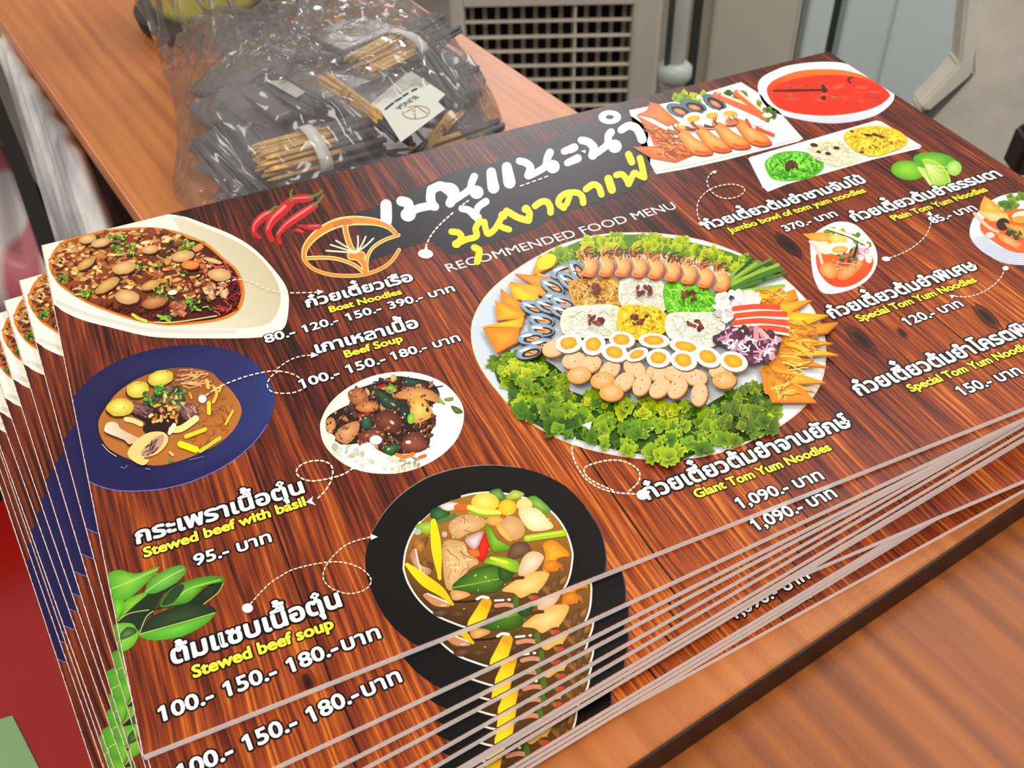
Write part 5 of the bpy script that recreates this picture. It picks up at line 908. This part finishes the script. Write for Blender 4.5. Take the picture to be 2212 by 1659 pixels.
o = drape('carrier_bag', A(-260, 140, 1.36), A(16, 300, 1.34), A(120, 580, 1.34), A(-260, 560, 1.36), M_PINK, .02, 1, 8, None, 30, 30, .02, 1.5); tag(o, 'pink and white plastic carrier bag at the far left edge', 'bag')
# ------------------------------------------------------------------ yellow green tubs behind the bag
M_OLIVE = plain('olive_green_plastic', (208, 200, 78), .4, .5, var=.12, bscale=20); M_TUBBASE = plain('black_saucer', (26, 22, 18), .5)
def tub(px, py, r, h, label, base):
    p = onz(px, py, ZT); t = empty('plant_tub', p); tag(t, label, 'tub', None)
    bm = bmesh.new(); pr = [(.0, .012), (r * .82, .012), (r * .86, .02), (r * .98, h * .75), (r * 1.0, h * .78), (r * 1.06, h * .80), (r * 1.07, h * .98), (r * 1.03, h), (r * .98, h * .96), (r * .9, h * .5), (0, h * .5)]
    rings = []
    for rr, z in pr: rings.append([bm.verts.new((rr * math.cos(2 * math.pi * k / 40), rr * math.sin(2 * math.pi * k / 40), z)) for k in range(40)] if rr > 0 else [bm.verts.new((0, 0, z))])
    for Ra, Rb in zip(rings, rings[1:]):
        for k in range(40):
            va = [Ra[k % len(Ra)], Ra[(k + 1) % len(Ra)], Rb[(k + 1) % len(Rb)], Rb[k % len(Rb)]]; va = list(dict.fromkeys(va))
            if len(va) > 2: bm.faces.new(va).smooth = True
    mesh_obj('pot', bm, M_OLIVE, t)
    if base:
        bm = bmesh.new(); add_tube(bm, [(0, 0, .0002), (0, 0, .004), (0, 0, .013)], r, 40, radii=[r * .95, r * 1.12, r * 1.16]); mesh_obj('saucer', bm, M_TUBBASE, t)
tub(456, 44, .042, .13, 'olive green tub on a black saucer seen through the bag', True)
tub(664, 10, .024, .12, 'narrower olive green tub right of the bigger tub', False)
p = onz(770, -40, ZT); bm = bmesh.new(); add_box(bm, (0, 0, .02), (.03, .03, .04), .002); o = mesh_obj('carton', bm, plain('brown_carton', (96, 74, 62), .6)); o.location = p; o.rotation_euler = (0, 0, .4); tag(o, 'small brown carton on the table behind the bag', 'box')

# ------------------------------------------------------------------ incense bundles, packets, tags in the clear bag
M_BAMBOO = plain('bamboo', (244, 186, 116), .55, .4, var=.25, bscale=420); M_COAL = plain('charcoal_paste', (108, 108, 112), .7, .3, var=.35, bscale=600)
M_PAPER = plain('white_paper_band', (226, 226, 220), .6); M_RUBBER = plain('yellow_rubber', (196, 140, 22), .45, var=.1, bscale=200)
M_PACK = plain('dark_grey_wrapper', (112, 104, 110), .26, .6, var=.25, bscale=60, bump=.35); M_TAG = plain('grey_white_tag', (200, 202, 194), .5, var=.04, bscale=40)
M_GOLD = plain('gold_print', (150, 120, 66), .4); M_TYPE = plain('black_print', (40, 40, 40), .6); M_YELP = plain('yellow_print', (216, 190, 60), .5)
def stick_mesh(ln, tan, rr=.00098):
    bm = bmesh.new(); add_tube(bm, [(0, 0, 0), (.004, 0, 0), (tan, 0, 0)], rr, 7, 0, True, [rr * .55, rr, rr])
    if ln > tan: add_tube(bm, [(tan - .0005, 0, 0), (ln, 0, 0)], rr * 1.35, 7, 1)
    me = bpy.data.meshes.new('stick'); bmesh.ops.recalc_face_normals(bm, faces=bm.faces); bm.to_mesh(me); bm.free()
    me.materials.append(M_BAMBOO); me.materials.append(M_COAL); return me
def bundle(tip, end, z, width, n, tan, label, band=None, pinch=False, seed=1, tilt=0.0, hgt=.4):
    a, b = onz(tip[0], tip[1], ZT + z), onz(end[0], end[1], ZT + z); d = b - a; ln = d.length
    e = empty('incense_bundle', a, math.atan2(d.y, d.x)); e.rotation_euler[1] = tilt
    tag(e, label, 'incense', 'bundles of incense sticks in the bag')
    me = stick_mesh(ln, ln * tan); r = random.Random(seed)
    for i in range(n):
        t = 2 * math.pi * r.random(); q = math.sqrt(r.random()); oy, oz = q * math.cos(t) * width / 2, q * math.sin(t) * width * hgt / 2
        if i == 0: oz = 0
        o = bpy.data.objects.new('stick', me); C.objects.link(o); o.parent = e
        o.location = (r.uniform(-.003, .003), oy, oz); o.rotation_euler = (0, r.uniform(-.02, .02), r.uniform(-.035, .035))
        if pinch: o.rotation_euler = (0, -oz * .6 / (ln * .3), -oy * .75 / (ln * band)); o.location = (o.location.x, oy, oz)
    if band is not None:
        bm = bmesh.new(); wd = .0034 if not pinch else .0034; ry, rz = (width / 2 + .0016, width * hgt / 2 + .0018) if not pinch else (width * .22 + .0012, width * .2 + .0012); N = 28; rows = []
        for k in range(N):
            t = 2 * math.pi * k / N; rows.append([bm.verts.new((ln * band + s * wd, ry * math.cos(t) * f, rz * math.sin(t) * f)) for s, f in ((-1, 1), (1, 1), (1, 1.08), (-1, 1.08))])
        for k in range(N):
            A_, B_ = rows[k], rows[(k + 1) % N]
            for j in range(4): bm.faces.new((A_[j], A_[(j + 1) % 4], B_[(j + 1) % 4], B_[j])).smooth = True
        mesh_obj('paper_band' if not pinch else 'rubber_band', bm, M_PAPER if not pinch else M_RUBBER, e)
    return e
bundle((562, 352), (806, 286), .018, .034, 52, .62, 'thick incense bundle with a white band next to the chilli picture', .47, False, 1)
bundle((783, 142), (960, 52), .022, .028, 48, .60, 'thick incense bundle with a white band at the back of the bag', .50, False, 2)
bundle((690, 163), (880, 292), .034, .011, 14, .78, 'small incense bundle tied with a yellow rubber band beside the white tags', .36, True, 3)
bundle((992, 232), (900, 345), .014, .010, 12, .86, 'short incense bundle with a yellow rubber band right of the white tags', .40, True, 4)
bundle((905, 338), (1075, 278), .008, .020, 22, .52, 'loose incense bundle lying near the menu edge at the right', None, False, 5)
bundle((925, 118), (995, 222), .020, .016, 20, .02, 'all black incense bundle at the right side of the bag', None, False, 6)
bundle((470, 235), (620, 420), .006, .022, 22, .02, 'all black incense bundle at the left side of the bag', None, False, 7)
bundle((575, 170), (680, 230), .020, .014, 14, .05, 'black incense bundle crossing the packet with the gold ring', None, False, 8)
bundle((560, 445), (820, 330), .004, .012, 12, .03, 'thin black incense bundle along the back edge of the menus', None, False, 9)
bundle((440, 300), (560, 430), .010, .018, 20, .02, 'all black incense bundle nearest the open wood at the left of the bag', None, False, 10)
bundle((900, 190), (1020, 150), .010, .018, 20, .02, 'all black incense bundle along the far right rim of the bag', None, False, 12)
def emblem(bm_fn, parent, M, r, mat):
    bm = bmesh.new(); N = 28; rows = []
    for k in range(N):
        t = 2 * math.pi * k / N; rows.append([bm.verts.new(M @ Vector((rr * math.cos(t), rr * math.sin(t), 0))) for rr in (r * .9, r)])
    for k in range(N - 3): bm.faces.new((rows[k][0], rows[k][1], rows[k + 1][1], rows[k + 1][0]))
    for a0, a1 in (((-.8, .1), (.1, -.85)), ((.8, .1), (.1, -.85)), ((-.1, .85), (.1, .1))):
        A_, B_ = Vector((a0[0] * r, a0[1] * r, 0)), Vector((a1[0] * r, a1[1] * r, 0)); nn = Vector((-(B_ - A_).y, (B_ - A_).x, 0)).normalized() * r * .05
        bm.faces.new([bm.verts.new(M @ p) for p in (A_ + nn, B_ + nn, B_ - nn, A_ - nn)])
    return mesh_obj('emblem', bm, mat, parent)
def packet(px, py, z, sx, sy, ang, tx, ty, label, ring=False):
    p = onz(px, py, ZT + z); e = empty('packet', p); e.rotation_euler = (tx, ty, ang); tag(e, label, 'packet', 'dark packets in the bag')
    bm = bmesh.new(); vs = add_box(bm, (0, 0, 0), (sx, sy, .005), .0018); wr = mesh_obj('wrapper', bm, M_PACK, e)
    bm = bmesh.new(); add_box(bm, (0, sy * .47, 0), (sx * 1.0, .006, .0012), .0003); mesh_obj('crimped_seal', bm, M_PACK, e)
    if ring: emblem(None, wr, Matrix.Translation((.1 * sx, 0, .0028)), min(sx, sy) * .3, M_GOLD)
packet(640, 205, .016, .050, .034, .35, .1, .05, 'dark packet with a gold ring left of the rubber banded bundle', True)
packet(760, 75, .014, .052, .036, .5, .05, .08, 'dark packet behind the banded bundle at the back of the bag', True)
packet(700, 95, .010, .050, .034, 1.1, .0, .1, 'dark packet between the two thick bundles')
packet(540, 215, .008, .044, .030, -.3, .08, -.12, 'dark packet at the left edge of the bag')
packet(550, 270, .004, .044, .034, .6, .0, -.05, 'dark packet under the left black bundle')
packet(990, 190, .012, .036, .030, 1.2, -.1, .2, 'dark packet at the right edge of the bag', True)
packet(905, 95, .010, .040, .030, .9, .1, .1, 'dark packet at the back right of the bag')
packet(830, 215, .012, .054, .04, .2, .05, .0, 'dark packet under the white tags')
packet(850, 330, .003, .05, .03, .25, .0, .0, 'dark packet close to the menu edge in the middle')
packet(940, 160, .004, .044, .034, .2, .0, .0, 'dark packet lowest on the right side')
packet(700, 320, .002, .07, .04, .3, .0, .0, 'dark packet under the front bundle')
packet(600, 110, .004, .055, .035, .2, .0, -.05, 'dark packet nearest the green tubs')
rp = random.Random(77)
for px, py in ((500, 230), (520, 300), (540, 350), (570, 390), (500, 170), (560, 140), (620, 300), (640, 90), (720, 200), (780, 120), (850, 90), (900, 230), (960, 240), (990, 290), (760, 370), (860, 300), (940, 310), (680, 390), (960, 160), (590, 230), (660, 150), (820, 170)):
    packet(px, py, rp.uniform(.003, .007), .044, .034, rp.uniform(-.2, .9), rp.uniform(-.05, .05), rp.uniform(-.05, .05), 'dark packet buried under the bundles in the bag')
def paper_tag(px, z, label, write):
    P = [onz(x, y, ZT + z + dz) for (x, y), dz in zip(px, (0, 0, .0, .0))]
    c0 = sum(P, Vector()) / 4; e = empty('paper_tag', c0); tag(e, label, 'tag', 'white paper tags in the bag')
    bm = bmesh.new(); lo = [bm.verts.new(p - c0) for p in P]; hi = [bm.verts.new(p - c0 + Vector((0, 0, .0004))) for p in P]; bm.faces.new(lo); bm.faces.new(hi)
    for k in range(4): bm.faces.new((lo[k - 1], lo[k], hi[k], hi[k - 1]))
    e = mesh_obj('card', bm, M_TAG, e)
    if write:
        def word(body, A_, B_, nm, mat):
            a, b = onz(*A_, ZT + z + .0007) - c0, onz(*B_, ZT + z + .0007) - c0; vs, fs, ed = glyphs(body); x0 = min(v[0] for v in vs); x1 = max(v[0] for v in vs)
            d = b - a; k = d.length / (x1 - x0); d.normalize(); nn = Vector((-d.y, d.x, 0)); bm = bmesh.new(); bv = [bm.verts.new(a + d * ((x - x0) * k) + nn * (y * k * 1.15)) for x, y in vs]
            for f in fs:
                try: bm.faces.new([bv[i] for i in f])
                except ValueError: pass
            mesh_obj(nm, bm, mat, e)
        word('BUNGA', (894, 206), (852, 233), 'brand_lettering', M_TYPE)
        for A_, B_ in (((901, 190), (889, 197)), ((882, 200), (870, 208)), ((868, 210), (853, 219)), ((850, 221), (832, 236))):
            a, b = onz(*A_, ZT + z + .0007) - c0, onz(*B_, ZT + z + .0007) - c0; nn = Vector((-(b - a).y, (b - a).x, 0)).normalized() * .0007; bm = bmesh.new(); bm.faces.new([bm.verts.new(p) for p in (a + nn, b + nn, b - nn, a - nn)]); mesh_obj('small_print', bm, M_TYPE, e)
        q = onz(899, 242, ZT + z + .0006) - c0; emblem(None, e, Matrix.Translation(q) @ Matrix.Rotation(2.6, 4, 'Z'), .0072, M_GOLD)
        q = onz(894, 237, ZT + z + .0009) - c0; bm = bmesh.new(); bm.faces.new([bm.verts.new(q + Vector(v)) for v in ((-.001, -.001, 0), (.0012, -.0006, 0), (.0004, .0022, 0))]); mesh_obj('yellow_petal', bm, M_YELP, e)
paper_tag([(800, 226), (880, 158), (935, 205), (868, 262)], .0385, 'white paper tag, lowest of the three fanned beside the rubber band', False)
paper_tag([(810, 232), (888, 154), (962, 205), (880, 285)], .0395, 'white paper tag, middle of the three fanned beside the rubber band', False)
paper_tag([(822, 240), (897, 182), (962, 236), (866, 308)], .0405, 'white paper tag with black lettering and a round emblem, top of the fan', True)
paper_tag([(575, 175), (620, 175), (660, 200), (640, 212)], .024, 'white paper tag half hidden at the left of the bag', False)

# ------------------------------------------------------------------ the clear plastic bag
M_FILM = bpy.data.materials.new('clear_film'); M_FILM.use_nodes = True; n_, l_ = M_FILM.node_tree.nodes, M_FILM.node_tree.links; n_.clear()
out = n_.new('ShaderNodeOutputMaterial'); tr = n_.new('ShaderNodeBsdfTransparent'); tr.inputs[0].default_value = (.985, .985, .985, 1); gl = n_.new('ShaderNodeBsdfGlossy'); gl.inputs['Roughness'].default_value = .1
df = n_.new('ShaderNodeBsdfDiffuse'); df.inputs[0].default_value = lin((226, 222, 218)); mx1 = n_.new('ShaderNodeMixShader'); mx2 = n_.new('ShaderNodeMixShader'); fr = n_.new('ShaderNodeLayerWeight'); fr.inputs['Blend'].default_value = .22
tc = n_.new('ShaderNodeTexCoord'); t_ = n_.new('ShaderNodeTexNoise'); t_.inputs['Scale'].default_value = 15; t_.inputs['Detail'].default_value = 1.6; t_.inputs['Distortion'].default_value = 1.6; l_.new(tc.outputs['Object'], t_.inputs['Vector'])
rg = n_.new('ShaderNodeMath'); rg.operation = 'SUBTRACT'; rg.inputs[1].default_value = .5; l_.new(t_.outputs['Fac'], rg.inputs[0]); ra = n_.new('ShaderNodeMath'); ra.operation = 'ABSOLUTE'; l_.new(rg.outputs[0], ra.inputs[0]); rs = n_.new('ShaderNodeMath'); rs.operation = 'POWER'; rs.inputs[1].default_value = .6; l_.new(ra.outputs[0], rs.inputs[0])
bp = n_.new('ShaderNodeBump'); bp.inputs['Strength'].default_value = .8; bp.inputs['Distance'].default_value = .02; l_.new(rs.outputs[0], bp.inputs['Height'])
for s_ in (gl, fr): l_.new(bp.outputs[0], s_.inputs['Normal'])
ma = n_.new('ShaderNodeMath'); ma.operation = 'MULTIPLY_ADD'; l_.new(fr.outputs['Fresnel'], ma.inputs[0]); ma.inputs[1].default_value = .75; ma.inputs[2].default_value = .05
l_.new(ma.outputs[0], mx1.inputs[0]); l_.new(tr.outputs[0], mx1.inputs[1]); l_.new(gl.outputs[0], mx1.inputs[2]); mx2.inputs[0].default_value = .09; l_.new(mx1.outputs[0], mx2.inputs[1]); l_.new(df.outputs[0], mx2.inputs[2]); l_.new(mx2.outputs[0], out.inputs[0])
foot = [onz(x, y, ZT) for x, y in ((356, 150), (364, 180), (376, 230), (382, 320), (372, 400), (400, 448), (500, 470), (640, 460), (800, 440), (960, 400), (1082, 345), (1090, 290), (1070, 215), (1030, 150), (985, 105), (900, 84), (760, 84), (650, 106), (540, 128), (440, 136))]
FP = smooth_closed([(p.x, p.y) for p in foot], 5)
ccx = sum(p[0] for p in FP) / len(FP); ccy = sum(p[1] for p in FP) / len(FP)
rb = random.Random(11); fold = [(rb.uniform(0, 6.28), rb.randint(5, 23), rb.uniform(.3, 1)) for _ in range(8)]; wav = [(rb.uniform(0, 6.28), rb.uniform(60, 240), rb.uniform(-3.14, 3.14)) for _ in range(14)]
bm = bmesh.new(); NR = 44; rings = []
for j in range(NR + 1):
    t = j / NR; row = []
    for k, (x, y) in enumerate(FP):
        s = 1 - t; px, py = ccx + (x - ccx) * s, ccy + (y - ccy) * s; th = 2 * math.pi * k / len(FP)
        h = .051 * (1 - (1 - min(1, t * 1.7)) ** 2.2)
        h += .006 * min(1, t * 4) * s * sum(a * math.sin(f * th + q) for q, f, a in fold) / 4
        g = 0
        for q, f, a in wav:
            v = math.sin(f * (px * math.cos(a) + py * math.sin(a)) + q); g += (1 - abs(v)) ** 3
        h += (g / 14 - .2) * .016 * min(1, t * 5)
        row.append(bm.verts.new((px, py, ZT + .0004 + max(0, h))))
    rings.append(row)
for A_, B_ in zip(rings[:-1], rings[1:]):
    for k in range(len(FP)): bm.faces.new((A_[k - 1], A_[k], B_[k], B_[k - 1])).smooth = True
bmesh.ops.remove_doubles(bm, verts=bm.verts, dist=1e-5)
bag = empty('plastic_bag'); tag(bag, 'crinkled clear plastic bag full of incense bundles on the table', 'bag')
mesh_obj('film_body', bm, M_FILM, bag, True)
# the open mouth of the bag stands up at the back left
bm = bmesh.new(); mouth = [(352, 70), (430, 34), (520, 44), (620, 54), (720, 62)]; cols = []
for i in range(41):
    t = i / 40 * (len(mouth) - 1); a = int(min(t, len(mouth) - 2)); f = t - a; x = mouth[a][0] + (mouth[a + 1][0] - mouth[a][0]) * f; y = mouth[a][1] + (mouth[a + 1][1] - mouth[a][1]) * f
    p = onz(x, y + 92, ZT + .010); c = []
    for j in range(25):
        u = j / 24; wob = .004 * math.sin(i * .9 + 5 * u) + .003 * math.sin(i * 1.7 - 3 * u); c.append(bm.verts.new(p + Vector((wob - .006 * u, -.012 * u + wob, .085 * u))))
    cols.append(c)
for A_, B_ in zip(cols, cols[1:]):
    for j in range(24): bm.faces.new((A_[j], A_[j + 1], B_[j + 1], B_[j])).smooth = True
mesh_obj('open_mouth', bm, M_FILM, bag, True)
